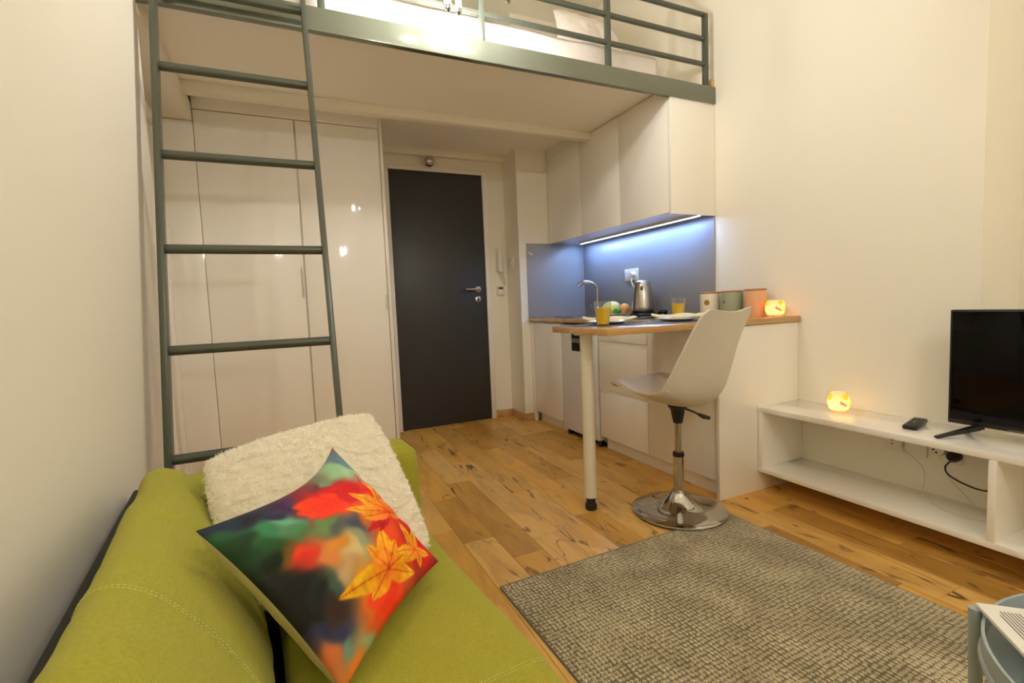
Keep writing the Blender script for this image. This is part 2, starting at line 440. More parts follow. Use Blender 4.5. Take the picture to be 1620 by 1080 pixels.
struct(MB().box(XP - .016, XP, YP - .014, 3.952, 0, .062).box(XP, 1.90, YP - .014, YP, 0, .062), 'baseboard_pillar', M_board, 'oak skirting around the wall projection', bevel=.003)

# recess door on the left wall: white leaf edge and casing, mostly behind the ladder
d2o = struct(MB().box(XLR, XLR + .012, 2.35, 3.16, .01, 2.02), 'door_2', M_carc, 'white flush door in the recessed wall', bevel=.003)
WM[d2o.name] = Matrix.Identity(4)
build(MB().box(XLR, XLR + .03, 3.16, 3.23, 0, 2.08).box(XLR, XLR + .03, 2.28, 2.35, 0, 2.08).box(XLR, XLR + .03, 2.35, 3.16, 2.02, 2.08), 'door_frame', M_edge, d2o, bevel=.004)

# ------------------------------------------------------------------ loft platform
lo = thing('sleeping_loft', 'sleeping loft with grey steel edge beam and railing above the kitchenette', 'loft', (.9, 2.9, 2.22))
build(MB().box(XLR, XR, 2.245, 3.10, 2.222, 2.25).box(XLR, XR, 3.10, YD, 2.285, 2.31), 'deck', M_soffit, lo, smooth=0)
build(MB().box(-.43, XR, 3.03, 3.10, 2.168, 2.222), 'cross_beam', M_wall, lo, bevel=.003)
build(MB().box(XLR, -.4262, 2.245, 3.352, 2.1265, 2.222), 'side_beam', M_wall, lo, bevel=.003)
build(MB().box(XLR, XR, 2.212, 2.245, 2.155, 2.252), 'edge_beam', M_beam, lo, bevel=.003)
PX = [2.36, 1.655, .925, .21, -.50]
for px in PX:
    build(MB().box(px - .014, px + .014, 2.215, 2.243, 2.252, 2.665), 'railing_post', M_grey, lo, bevel=.003)
for zz in (2.378, 2.522, 2.66):
    build(MB().box(-.58, 2.374, 2.218, 2.240, zz - .011, zz + .011), 'railing_bar', M_grey, lo, bevel=.003)
struct(MB().box(2.40, XR, 2.222, 2.25, 2.252, 2.30), 'trim_2', M_board, 'small wooden block between railing and right wall', bevel=.002)

# mattress and pillows on the loft
def soft_box(x0, x1, y0, y1, z0, z1, r, amp, seed, n=44):
    mb = MB().box(x0, x1, y0, y1, z0, z1)
    bm = bmesh.new()
    vs = [bm.verts.new(p) for p in mb.v]
    for f in mb.f: bm.faces.new([vs[i] for i in f])
    bmesh.ops.bevel(bm, geom=list(bm.edges), offset=r, segments=4, profile=.5, affect='EDGES')
    for ax, (a, b_) in enumerate(((x0, x1), (y0, y1))):
        kk = int((b_ - a) / .05)
        for i in range(1, kk):
            pl = [0, 0, 0]; pl[ax] = a + (b_ - a) * i / kk; no = [0, 0, 0]; no[ax] = 1
            bmesh.ops.bisect_plane(bm, geom=bm.verts[:] + bm.edges[:] + bm.faces[:], plane_co=pl, plane_no=no)
    bm.verts.ensure_lookup_table(); bm.normal_update()
    out = MB()
    idx = {}
    for i, v in enumerate(bm.verts):
        idx[v] = i
        d = noise.noise(Vector((v.co.x * 5 + seed, v.co.y * 5, v.co.z * 22))) * amp
        out.v.append(v.co + v.normal * d)
    for f in bm.faces: out.f.append(tuple(idx[v] for v in f.verts))
    bm.free()
    return out
ma = thing('mattress', 'white sheeted mattress lying on the sleeping loft', 'mattress', (.9, 2.7, 2.25))
build(soft_box(-.25, 2.05, 2.275, 3.08, 2.262, 2.40, .035, .016, 3), 'mattress_body', M_bed, ma, smooth=60)

def pillow_sheet(corners, thick, side, n=60, pinch=.06, power=.42, wr=.004, seed=0.0, flat=1.0, rnd=0.0, pinchL=None):
    A, B, C, D = [Vector(c) for c in corners]      # (0,0) (1,0) (1,1) (0,1)
    nr = (B - A).cross(D - A).normalized() * (1 if side > 0 else -1)
    mb = MB()
    cen = (A + B + C + D) / 4
    def fn(a, b):
        u, v = 2 * a - 1, 2 * b - 1
        k_ = 1 - rnd * abs(u * v) ** 3
        pu = pinch if (pinchL is None or u > 0) else pinch + (pinchL - pinch) * (1 - .55 * v)
        uu = u * (1 - pu * (1 - v * v)) * k_; vv = v * (1 - pinch * (1 - u * u)) * k_
        aa, bb2 = (uu + 1) / 2, (vv + 1) / 2
        p = A * (1 - aa) * (1 - bb2) + B * aa * (1 - bb2) + C * aa * bb2 + D * (1 - aa) * bb2
        e = max(0, (1 - u * u) * (1 - v * v))
        hgt = thick * e ** power
        wv = noise.noise(Vector((u * 2.2 + seed, v * 2.2, side * 3))) + .5 * noise.noise(Vector((u * 6 + seed, v * 3, side)))
        return p + nr * (hgt * flat + wv * wr * min(1, e * 6))
    mb.grid(n, n, fn)
    return mb
def pillow(name, label, corners, thick, mats, n=60, group=None, **kw):
    cs = [Vector(c) for c in corners]; cen = sum(cs, Vector()) / 4
    t = thing(name, label, 'pillow', tuple(cen), 0, group)
    f = build(pillow_sheet(corners, thick, 1, n, **kw), 'front_cover', mats[0], t, smooth=180)
    b = build(pillow_sheet(corners, thick, -1, n, **kw), 'back_cover', mats[1], t, smooth=180)
    return t, f, b
pillow('bed_pillow', 'plump white pillow leaning up on the loft mattress', [(1.47, 2.44, 2.475), (1.93, 2.44, 2.465), (1.98, 2.62, 2.69), (1.55, 2.62, 2.74)], .060, (M_bed, M_bed), n=30, pinch=.05, wr=.012, seed=4)

# ------------------------------------------------------------------ ladder
ld = thing('loft_ladder', 'grey steel ladder leaning against the sleeping loft beam', 'ladder', (-.11, 1.6, 0))
ly = lambda z: 2.075 - (1.88 - z) * .262
for xs in (-.356, .134):
    mb = MB()
    z0, z1 = 0.0, 2.36
    vs = []
    for z in (z0, z1):
        for dx, dy in ((-.0095, -.024), (.0095, -.024), (.0095, .024), (-.0095, .024)):
            vs.append((xs + dx, ly(z) + dy - (0 if z < 1 else .012), z))
    mb.add(vs, [(0, 3, 2, 1), (4, 5, 6, 7), (0, 1, 5, 4), (1, 2, 6, 5), (2, 3, 7, 6), (3, 0, 4, 7)])
    build(mb, 'stile', M_grey, ld, bevel=.002)
for z in (.25, .575, .90, 1.225, 1.548, 1.87, 2.19):
    build(MB().tube([(-.347, ly(z), z), (.125, ly(z), z)], .0155, 16), 'rung', M_grey, ld)
for xs in (-.356, .134):
    build(MB().box(xs - .006, xs + .006, ly(2.27) - .01, 2.2118, 2.21, 2.24), 'bracket', M_grey, ld, bevel=.002)

# ------------------------------------------------------------------ wardrobe
wy = 3.35
wd = thing('wardrobe', 'tall glossy white built-in wardrobe behind the ladder', 'wardrobe', (.1, wy, 0))
build(MB().box(-.425, .625, wy + .022, YD - .002, .0, 2.28), 'body', M_carc, wd, smooth=0)
build(MB().box(-.425, .62, wy + .002, wy + .021, 2.196, 2.278), 'top_fascia', M_gloss, wd, bevel=.001)
build(MB().box(-.425, .62, wy + .008, wy + .02, .0, .05), 'plinth', M_gloss, wd, bevel=.001)
dl = build(MB().box(-.4235, .103, wy, wy + .02, .055, 2.190), 'door', M_gloss, wd, bevel=.0015)
build(MB().box(.094, .101, wy - .020, wy, 1.10, 1.29), 'handle', M_plast, dl, bevel=.002)
dr = build(MB().box(.114, .616, wy, wy + .02, .055, 2.190), 'door', M_gloss, wd, bevel=.0015)
build(MB().box(.604, .613, wy - .020, wy, 1.0, 1.10), 'handle', M_plast, dr, bevel=.002)
build(MB().box(.621, .642, wy - .002, YD - .002, .0, 2.28), 'side_panel', M_carc, wd, bevel=.001)
build(MB().box(XLR + .002, -.4265, wy + .004, wy + .026, .0, 2.126), 'filler_panel', M_gloss, wd, bevel=.001)

# wall plate beside the ladder
sw = thing('wall_plate', 'white framed wall control half hidden by the ladder', 'wall plate', (XLR, 3.26, 1.45))
build(MB().box(XLR, XLR + .02, 3.24, 3.33, 1.385, 1.515), 'plate', M_plast, sw, bevel=.004)
build(MB().box(XLR + .02, XLR + .026, 3.255, 3.315, 1.40, 1.50), 'rocker', M_edge, sw, bevel=.002)

# ------------------------------------------------------------------ kitchen
XB, XU = 1.862, 2.075          # fronts of base and wall units
def upper(i, y0, y1, label):
    t = thing('wall_cabinet', label, 'cabinet', (2.25, (y0 + y1) / 2, 1.5), 0, 'glossy white wall cabinets')
    e0 = .018 if i == 0 else 0.0
    build(MB().box(XU + .022, XR - .002, y0 + .001, y1 - .001, 1.512, 2.218), 'body', M_carc, t, smooth=0)
    dz0 = 1.502
    build(MB().box(XU, XU + .019, y0 + .0015 + e0, y1 - .0015, dz0, 2.215), 'door', M_gloss, t, bevel=.002)
    if i > 0: build(MB().box(XU + .004, XR - .002, max(y0 + .001, 3.102), y1 - .001, 2.218, 2.2845), 'top_filler', M_carc, t, smooth=0)
    if i == 0: build(MB().box(XU + .001, XR - .002, y0 - .001, y0 + .017, 1.492, 2.218), 'end_panel', M_gloss, t, bevel=.001)
upper(0, 2.224, 2.706, 'wall cabinet with exposed end panel, nearest of the three')
upper(1, 2.706, 3.190, 'middle wall cabinet of the three above the kettle')
upper(2, 3.190, 3.692, 'wall cabinet above the sink, in the corner')
# LED strip under the cabinets
M_led = emis('blue_white_led', (.34, .55, 1.0), LED)
ls = thing('led_strip_light', 'bluish white LED strip glowing under the wall cabinets', 'light', (2.33, 2.9, 1.50))
build(MB().box(2.314, 2.346, 2.262, 3.60, 1.502, 1.5115).box(2.314, 2.317, 2.262, 3.60, 1.494, 1.502).box(2.343, 2.346, 2.262, 3.60, 1.494, 1.502), 'housing', M_plast, ls, smooth=0)
build(MB().box(2.3175, 2.3425, 2.267, 3.595, 1.496, 1.5015), 'diffuser', M_led, ls)
# splash panels
tag(build(MB().box(XR - .008, XR - .001, 2.226, YP - .010, .882, 1.510), 'splashback', M_splash, None, bevel=.001), 'long grey-blue glass splashback behind the kettle', 'splashback')
tag(build(MB().box(1.855, XR - .010, YP - .008, YP - .001, .882, 1.508), 'splashback', M_splash, None, bevel=.001), 'short grey-blue glass splashback beside the sink tap', 'splashback')
hk = thing('wall_hook', 'small round chrome hook on the short splashback', 'hook', (1.882, YP - .008, 1.417))
build(MB().lathe((1.882, YP - .008, 1.417), [(.02, 0), (.02, -.006), (.008, -.008), (.007, -.022), (.013, -.026), (.013, -.032), (0, -.034)], 24, 'y'), 'knob', M_chrome, hk)

# base units
t = thing('base_cabinet', 'white base cabinet under the sink, left of the fridge', 'cabinet', (2.1, 3.42, 0))
build(MB().box(XB + .02, XR - .002, 3.185, YP - .002, .085, .848), 'body', M_carc, t, smooth=0)
build(MB().box(XB, XB + .019, 3.188, YP - .06, .088, .842), 'door', M_gloss, t, bevel=.002)
build(MB().box(XB + .002, XB + .02, YP - .058, YP - .003, .0, .848), 'filler_strip', M_gloss, t, bevel=.001)
build(MB().box(XB + .05, XB + .066, 3.185, YP - .06, 0, .083), 'plinth', M_gloss, t, smooth=0)

f = thing('mini_fridge', 'small white freestanding fridge under the worktop', 'fridge', (2.1, 2.94, 0))
build(MB().box(XB + .05, XR - .06, 2.715, 3.165, .03, .835), 'body', M_fridge, f, bevel=.006)
fd = build(MB().box(XB - .005, XB + .048, 2.712, 3.168, .045, .835), 'door', M_fridge, f, bevel=.010, seg=4)
st = build(MB().box(XB - .007, XB - .0045, 2.914, 3.022, .648, .80), 'sticker', M_black, fd)
tag(st, 'black label sticker with a grey band')
M_band = mat('sticker_grey', (120, 118, 110), .5)
build(MB().box(XB - .0078, XB - .0068, 2.918, 3.018, .708, .738), 'sticker_band', M_band, st)
build(MB().box(XB - .0084, XB - .0074, 2.950, 2.970, .730, .734).box(XB - .0084, XB - .0074, 2.957, 2.962, .712, .732), 'sticker_mark', M_black, st)
arc = MB().tube([(XB - .0075, 2.975 + .022 * math.cos(a), .780 + .022 * math.sin(a)) for a in [math.radians(q) for q in range(200, 341, 14)]], .0018, 6)
build(arc, 'sticker_arc', M_steel, st)
for yy in (2.74, 3.14):
    build(MB().lathe((XB + .03, yy, .0), [(.016, 0), (.018, .02), (.012, .046)], 16), 'foot', M_black, f)
build(MB().box(XB + .045, XB + .06, 2.72, 3.16, .004, .045), 'kick_strip', M_black, f)

t = thing('drawer_unit', 'white three-drawer kitchen unit right of the fridge', 'cabinet', (2.1, 2.44, 0))
build(MB().box(XB + .024, XR - .002, 2.206, 2.690, .085, .848), 'body', M_dark, t, smooth=0)
for za, zb in ((.735, .846), (.413, .713), (.088, .393)):
    dw = build(MB().box(XB, XB + .02, 2.212, 2.684, za, zb), 'drawer', M_gloss, t, bevel=.003)
    if zb < .8: build(MB().box(XB + .008, XB + .021, 2.212, 2.684, zb + .001, zb + .021), 'grip_recess', M_carc, dw, smooth=0)
build(MB().box(XB + .05, XB + .066, 2.206, 2.690, 0, .083), 'plinth', M_gloss, t, smooth=0)
build(MB().box(XB + .003, XB + .022, 2.686, 2.692, .085, .848), 'side_panel', M_carc, t, smooth=0)

t = thing('base_cabinet', 'white base cabinet with glossy end panel behind the swivel chair', 'cabinet', (2.1, 1.95, 0))
build(MB().box(XB + .024, XR - .002, 1.708, 2.204, .085, .848), 'body', M_carc, t, smooth=0)
build(MB().box(XB, XB + .02, 1.711, 2.206, .088, .846), 'door', M_gloss, t, bevel=.002)
build(MB().box(XB + .05, XB + .066, 1.708, 2.204, 0, .083), 'plinth', M_gloss, t, smooth=0)
build(MB().box(1.852, XR - .001, 1.686, 1.706, 0, .848), 'end_panel', M_gloss, t, bevel=.001)

# worktop, L-shaped with the dining leaf on a leg
ZT, ZB = .880, .851
t = thing('kitchen_worktop', 'oak L-shaped worktop extending into a small dining table', 'worktop', (1.8, 2.2, 0))
pts = [(1.205, 1.672), (XR - .001, 1.672), (XR - .001, YP - .009), (1.846, YP - .009), (1.846, 2.145), (1.205, 2.145)]
build(MB().prism(pts, ZB, ZT), 'worktop_board', M_top, t, bevel=.003)
lg = build(MB().lathe((1.262, 1.925, 0), [(.0295, .062), (.0295, .846)], 28), 'leg', M_legw, t)
build(MB().lathe((1.262, 1.925, 0), [(.026, 0), (.028, .004), (.028, .026), (.022, .032), (.022, .055), (.029, .0625)], 24), 'foot', M_black, lg)
build(MB().lathe((1.262, 1.925, 0), [(.055, .845), (.055, .851)], 24), 'mounting_plate', M_legw, lg)

# sink, tap, hob
t = thing('sink', 'stainless steel inset sink in the corner of the worktop', 'sink', (2.13, 3.32, ZT))
mb = MB()
ox0, ox1, oy0, oy1 = 1.93, 2.36, 3.115, 3.62
ix0, ix1, iy0, iy1 = 1.97, 2.27, 3.155, 3.58
zt = ZT + .004
mb.add([(ox0, oy0, ZT), (ox1, oy0, ZT), (ox1, oy1, ZT), (ox0, oy1, ZT), (ox0, oy0, zt), (ox1, oy0, zt), (ox1, oy1, zt), (ox0, oy1, zt),
        (ix0, iy0, zt), (ix1, iy0, zt), (ix1, iy1, zt), (ix0, iy1, zt), (ix0 + .03, iy0 + .03, ZT + .001), (ix1 - .03, iy0 + .03, ZT + .001), (ix1 - .03, iy1 - .03, ZT + .001), (ix0 + .03, iy1 - .03, ZT + .001)],
       [(0, 1, 5, 4), (1, 2, 6, 5), (2, 3, 7, 6), (3, 0, 4, 7), (4, 5, 9, 8), (5, 6, 10, 9), (6, 7, 11, 10), (7, 4, 8, 11), (8, 9, 13, 12), (9, 10, 14, 13), (10, 11, 15, 14), (11, 8, 12, 15), (12, 13, 14, 15)])
build(mb, 'basin', M_steel, t)
build(MB().lathe((2.12, 3.37, ZT + .0012), [(.025, 0), (.025, .002), (.018, .003), (0, .002)], 20), 'drain', M_chrome, t)
t = thing('kitchen_tap', 'chrome arched mixer tap standing on the sink rim', 'tap', (2.315, 3.34, ZT))
path = [(2.315, 3.34, ZT + .03)] + [(2.315, 3.34, ZT + .03 + .036 * i) for i in range(1, 6)]
cx = 2.235
for a in range(0, 151, 12):
    r = math.radians(a); path.append((cx + .08 * math.cos(r), 3.34 + .03 * (1 - math.cos(r)), ZT + .21 + .07 * math.sin(r)))
build(MB().tube(path, [.011] * (len(path) - 4) + [.012, .014, .0155, .0155], 14), 'spout', M_chrome, t)
build(MB().lathe((2.315, 3.34, ZT + .004), [(.026, 0), (.026, .008), (.021, .014), (.021, .06), (.014, .068)], 24), 'body', M_chrome, t)
build(MB().tube([(2.315, 3.34, ZT + .055), (2.30, 3.38, ZT + .065), (2.29, 3.41, ZT + .085)], [.007, .006, .005], 10), 'lever', M_chrome, t)
t = thing('induction_hob', 'black glass hob set into the worktop beneath the kettle', 'hob', (2.14, 2.62, ZT))
build(MB().box(1.93, 2.38, 2.34, 2.86, ZT, ZT + .006), 'glass_plate', M_blackg, t, bevel=.002)
M_ring = mat('hob_print', (90, 90, 92), .3)
for yy, rr in ((2.47, .09), (2.73, .075)):
    build(MB().tube([(2.14 + rr * math.cos(2 * PI * i / 40), yy + rr * math.sin(2 * PI * i / 40), ZT + .0062) for i in range(40)], .0012, 6, closed=True), 'cooking_zone_ring', M_ring, t)

# kettle
kx, ky, kz = 2.25, 2.705, ZT + .0065
t = thing('electric_kettle', 'brushed steel electric kettle on a black base by the splashback', 'kettle', (kx, ky, kz))
build(MB().lathe((kx, ky, kz), [(.088, 0), (.090, .006), (.086, .016), (.070, .020), (.070, .022)], 36), 'base', M_black, t)
build(MB().lathe((kx, ky, kz), [(.074, .023), (.077, .028), (.076, .06), (.070, .13), (.060, .195), (.053, .215)], 40), 'body', M_steel, t)
build(MB().lathe((kx, ky, kz), [(.075, .0225), (.079, .024), (.079, .034), (.076, .036)], 40), 'bottom_ring', M_black, t)
build(MB().lathe((kx, ky, kz), [(.054, .2155), (.054, .222), (.050, .234), (.036, .244), (.015, .248), (0, .249)], 36), 'lid', M_steel, t)
hp = [(.050, .215), (.078, .220), (.098, .20), (.104, .15), (.096, .09), (.074, .055)]
hd = Vector((.93, .36, 0))
build(MB().tube([(kx + hd.x * a, ky + hd.y * a, kz + b_) for a, b_ in hp], [.011, .013, .013, .012, .011, .009], 12), 'handle', M_black, t)
sd_ = Vector((-.70, -.71, 0))
build(MB().tube([(kx + sd_.x * a, ky + sd_.y * a, kz + b_) for a, b_ in ((.050, .175), (.064, .196), (.073, .210))], [.014, .009, .004], 14), 'spout', M_steel, t)
cp = []
for i in range(46):
    a = i / 45 * 4 * PI; rr = .026 + .003 * math.sin(a * 1.7)
    cp.append((kx + .075 + rr * math.cos(a), ky - .115 + rr * math.sin(a), kz + .008 + .022 * i / 45 + .006 * math.sin(2 * a)))
build(MB().tube(cp, .0065, 8), 'power_cord', M_black, t)

# socket on the splashback
t = thing('wall_socket', 'double white socket with plugs on the long splashback', 'socket', (XR - .008, 3.02, 1.19))
sx = XR - .008
build(MB().box(sx - .011, sx, 2.945, 3.10, 1.145, 1.235), 'plate', M_plast, t, bevel=.003)
build(MB().lathe((sx - .011, 3.06, 1.19), [(.024, .001), (.024, -.001), (.020, -.001), (.018, .004), (.0001, .004)], 20, 'x'), 'outlet', M_plast, t)
build(MB().lathe((sx - .011, 2.985, 1.19), [(.020, .0), (.020, -.02), (.014, -.034), (0, -.034)], 20, 'x').tube([(sx - .03, 2.985, 1.175), (sx - .04, 2.985, 1.14), (sx - .03, 2.95, 1.06), (sx - .02, 2.93, .95)], .004, 8), 'plug', M_plast, t)

# fruit on a plate
fp = (2.22, 2.985, ZT)
px_, py_ = 2.20, 2.99
tag(build(MB().lathe((px_, py_, ZT + .0065), [(.06, 0), (.075, .002), (.115, .012), (.115, .015), (.074, .006), (0, .005)], 36), 'fruit_plate', M_plate, None), 'small white plate under the fruit on the worktop', 'plate')
def stem_fruit(name, label, c, r, sc, col, rough=.4, rot=(0, 0, 0), tip=True):
    m = mat(name + '_skin', col, rough, var=.12, vscale=30, bump=.15, bscale=250)
    t = thing(name, label, 'fruit', (c[0], c[1], c[2] - r * sc[2]))
    mb = MB().ball((0, 0, 0), r, *sc, n=24, m=16)
    for i, p in enumerate(mb.v):
        k = p.x / (r * sc[0]); mb.v[i] = Vector((p.x + math.copysign(abs(k) ** 6 * r * .12, k), p.y, p.z))
    R = Matrix.Translation(c) @ Matrix.Rotation(rot[2], 4, 'Z') @ Matrix.Rotation(rot[1], 4, 'Y')
    mb.xf(R); build(mb, 'flesh', m, t, smooth=180)
    if tip:
        e = R @ Vector((r * sc[0] * 1.06, 0, 0)); e2 = R @ Vector((r * sc[0] * 1.17, 0, 0))
        build(MB().tube([e, e2], [.004, .003], 8), 'stem', mat(name + '_stem', (92, 82, 40), .7), t)
zf = ZT + .0115
stem_fruit('lemon', 'yellow lemon in front of the pale mango', (2.165, 2.985, zf + .040), .038, (1.2, 1, 1), (232, 208, 60), rot=(0, 0, .9))
stem_fruit('mango', 'pale yellow-green mango leaning over the lemon', (2.235, 3.060, zf + .055), .041, (1.65, 1.05, 1.1), (224, 222, 150), rot=(0, .25, 2.4))
stem_fruit('lime', 'small green lime between lemon and orange', (2.185, 2.908, zf + .029), .027, (1.15, 1, 1), (70, 150, 60), rot=(0, 0, 1.6))
stem_fruit('orange_fruit', 'orange half hidden behind lime and kettle', (2.270, 2.935, zf + .043), .040, (1, 1, 1), (236, 160, 84), tip=False)

# juice glasses
def juice(label, c):
    t = thing('juice_glass', label, 'glass', c, 0, 'glasses of orange juice')
    H, r0, r1 = .118, .030, .041
    rr = lambda h: r0 + (r1 - r0) * h / H
    prof = [(.0001, 0), (r0, 0), (r1, H), (r1 - .0025, H), (rr(.012) - .0028, .012), (.0001, .011)]
    build(MB().lathe(c, prof, 36), 'tumbler', M_glass, t)
    build(MB().lathe(c, [(.0001, .0122), (rr(.0122) - .0034, .0122), (rr(.088) - .0034, .088), (.0001, .088)], 36), 'juice', M_juice, t)
juice('glass of orange juice near the table corner beside the left plate', (1.322, 1.872, ZT))
juice('glass of orange juice behind the right plate, near the chair', (1.862, 1.958, ZT))

# place settings
M_mat = mat('grey_woven_placemat', (122, 116, 110), .55, var=.1, vscale=60, bump=.3, bscale=400)
M_napk = mat('cream_napkin', (236, 230, 206), .9, var=.02)
def setting(c, rot, la, lb, lc, ldn):
    tag(build(MB().lathe(c, [(.0001, 0), (.178, 0), (.18, .001), (.178, .0028), (.0001, .0028)], 56), 'placemat', M_mat, None), la, 'placemat', 'round placemats')
    z = c[2] + .003
    pc = (c[0] + .015, c[1] + .015, z)
    tag(build(MB().lathe(pc, [(.055, 0), (.06, .001), (.085, .009), (.110, .015), (.110, .018), (.084, .012), (.058, .005), (.0001, .004)], 56), 'dinner_plate', M_plate, None), lb, 'plate', 'white dinner plates')
    def nf(a, b):
        u, v = 2 * a - 1, 2 * b - 1
        wdt = .060 * (1 - max(0, -u) ** 1.4) + .004
        X = u * .128; Y = v * wdt
        Z = .0285 + .010 * math.exp(-(v / .35) ** 2) * (1 - .5 * abs(u)) + .003 * math.sin(5 * u + 2 * v) * (1 - abs(v)) + max(0, abs(u) - .75) * .03
        co, si = math.cos(rot), math.sin(rot)
        return (pc[0] + X * co - Y * si, pc[1] + X * si + Y * co, z + Z)
    nb = MB().grid(26, 14, nf)
    n0 = len(nb.v)
    nb.v += [p - Vector((0, 0, .006)) for p in nb.v[:n0]]
    nb.f += [tuple(i + n0 for i in reversed(q)) for q in nb.f[:]]
    W = 27
    for i in range(26): nb.f += [(i, i + n0, i + 1 + n0, i + 1), (14 * W + i, 14 * W + i + 1, 14 * W + i + 1 + n0, 14 * W + i + n0)]
    for j in range(14): nb.f += [(j * W, (j + 1) * W, (j + 1) * W + n0, j * W + n0), (j * W + 26, j * W + 26 + n0, (j + 1) * W + 26 + n0, (j + 1) * W + 26)]
    tag(build(nb, 'napkin', M_napk, None, smooth=60), lc, 'napkin', 'folded napkins')
    return z
z = setting((1.425, 1.975, ZT), -.52, 'round grey placemat at the table end', 'white dinner plate nearest the table end', 'cream folded napkin on the left plate', '')
z = setting((1.752, 1.850, ZT), -.50, 'round grey placemat at the swivel chair', 'white dinner plate in front of the swivel chair', 'cream folded napkin on the right plate', '')
def cutlery(name, label, p, ang, kind):
    t = thing(name, label, kind, p, ang)
    build(MB().box(-.0055, .0055, -.10, .02, 0, .003), 'handle', M_steel, t, bevel=.0012, local=True)
    if kind == 'knife':
        build(MB().prism([(-.008, .018), (.006, .018), (.006, .075), (0, .10), (-.008, .09)], .0004, .0022), 'blade', M_chrome, t, local=True)
    else:
        mb = MB().prism([(-.011, .045), (-.004, .018), (.004, .018), (.011, .045), (.011, .058), (-.011, .058)], .0006, .0026)
        for q in (-.0095, -.0032, .0032, .0095): mb.box(q - .0016, q + .0016, .056, .098, .0006, .0024)
        build(mb, 'tines', M_chrome, t, local=True)
cutlery('table_knife', 'steel knife on the left placemat by the table end', (1.285, 2.045, z - .0), .25, 'knife')
cutlery('table_fork', 'steel fork on the right placemat left of the plate', (1.625, 1.885, z), .3, 'fork')
cutlery('table_fork', 'steel fork on the left placemat right of the plate', (1.585, 1.955, z), -.3, 'fork')

# canisters
def canister(label, c, r, h, col, badge):
    m = mat('canister_%d' % col[0], col, .4, var=.02)
    t = thing('storage_canister', label, 'canister', c, 0, 'round storage tins')
    build(MB().lathe(c, [(r - .002, 0), (r, .003), (r, h), (r - .003, h)], 40), 'body', m, t)
    ld_ = build(MB().lathe(c, [(r + .001, h + .0005), (r + .0015, h + .002), (r + .0015, h + .008), (r - .004, h + .011), (.0001, h + .011)], 40), 'lid', mat('bamboo_lid', (170, 122, 70), .5, var=.08, vscale=40), t)
    if badge:
        d = Vector((-c[0], -c[1], 0)).normalized(); a0 = math.atan2(d.y, d.x) + badge[2]
        mb = MB()
        def bf(u, v):
            rr = badge[0] * v; an = 2 * PI * u
            ph = a0 + rr * math.cos(an) / r
            return (c[0] + (r + .0008) * math.cos(ph), c[1] + (r + .0008) * math.sin(ph), c[2] + h * .62 + rr * math.sin(an))
        build(mb.grid(24, 2, bf), 'badge', mat('badge_%d' % badge[1][0], badge[1], .4), t)
canister('white storage tin with a round gold badge, farthest of the three', (2.285, 2.140, ZT), .056, .135, (232, 226, 214), (.016, (150, 120, 40), -.35))
canister('sage green storage tin, middle of the three by the wall', (2.315, 2.010, ZT), .060, .137, (160, 172, 150), (.010, (110, 120, 118), -.75))
canister('peach pink storage tin next to the glowing candle holder', (2.335, 1.872, ZT), .056, .140, (226, 178, 142), None)

# candle holders
def candle(label, c, r, h):
    t = thing('candle_holder', label, 'candle holder', c, 0, 'lit mosaic glass candle holders')
    out = [(r * .62, .0), (r * .86, h * .14), (r * 1.0, h * .42), (r * .98, h * .68), (r * .84, h * .92), (r * .80, h)]
    inn = [(a - .0035, max(b_, .004)) for a, b_ in reversed(out)]
    build(MB().lathe(c, [(.0001, 0)] + out + inn + [(.0001, .004)], 36), 'glass_bowl', M_mosaic, t, smooth=60)
    build(MB().lathe((c[0], c[1], c[2] + .0045), [(.019, 0), (.019, .015), (.017, .015), (.0001, .012)], 20), 'tealight', M_wax, t)
    build(MB().lathe((c[0], c[1], c[2] + .018), [(.0001, 0), (.0045, .006), (.005, .011), (.0025, .019), (.0001, .025)], 12), 'flame', M_flame, t)
candle('glowing mosaic glass candle holder on the worktop end', (2.335, 1.752, ZT), .048, .086)
candle('glowing mosaic glass candle holder on the television shelf', (2.325, 1.415, .436), .046, .088)

# ------------------------------------------------------------------ swivel chair
cx, cy = 1.598, 1.693
az = math.radians(13)
t = thing('swivel_chair', 'white plastic shell chair on a round chrome swivel base', 'chair', (cx, cy, 0), az)
prof = [(.250, .580, .120), (.242, .588, .165), (.225, .588, .190), (.17, .566, .205), (.10, .538, .214), (.03, .520, .218), (-.04, .513, .220), (-.10, .518, .222), (-.15, .540, .222), (-.185, .582, .221), (-.205, .640, .219), (-.222, .710, .215), (-.238, .785, .208), (-.254, .858, .202), (-.268, .914, .190), (-.275, .938, .166)]
lift = [.004, .012, .024, .038, .052, .066, .080, .096, .106, .106, .096, .080, .060, .040, .024, .012]
def interp(tab, s):
    q = s * (len(tab) - 1); i = min(int(q), len(tab) - 2); fr_ = q - i
    p0, p1, p2, p3 = tab[max(i - 1, 0)], tab[i], tab[i + 1], tab[min(i + 2, len(tab) - 1)]
    cr = lambda a, b_, c_, d_: .5 * (2 * b_ + (c_ - a) * fr_ + (2 * a - 5 * b_ + 4 * c_ - d_) * fr_ ** 2 + (3 * b_ - a - 3 * c_ + d_) * fr_ ** 3)
    if isinstance(p1, tuple): return tuple(cr(a, b_, c_, d_) for a, b_, c_, d_ in zip(p0, p1, p2, p3))
    return cr(p0, p1, p2, p3)
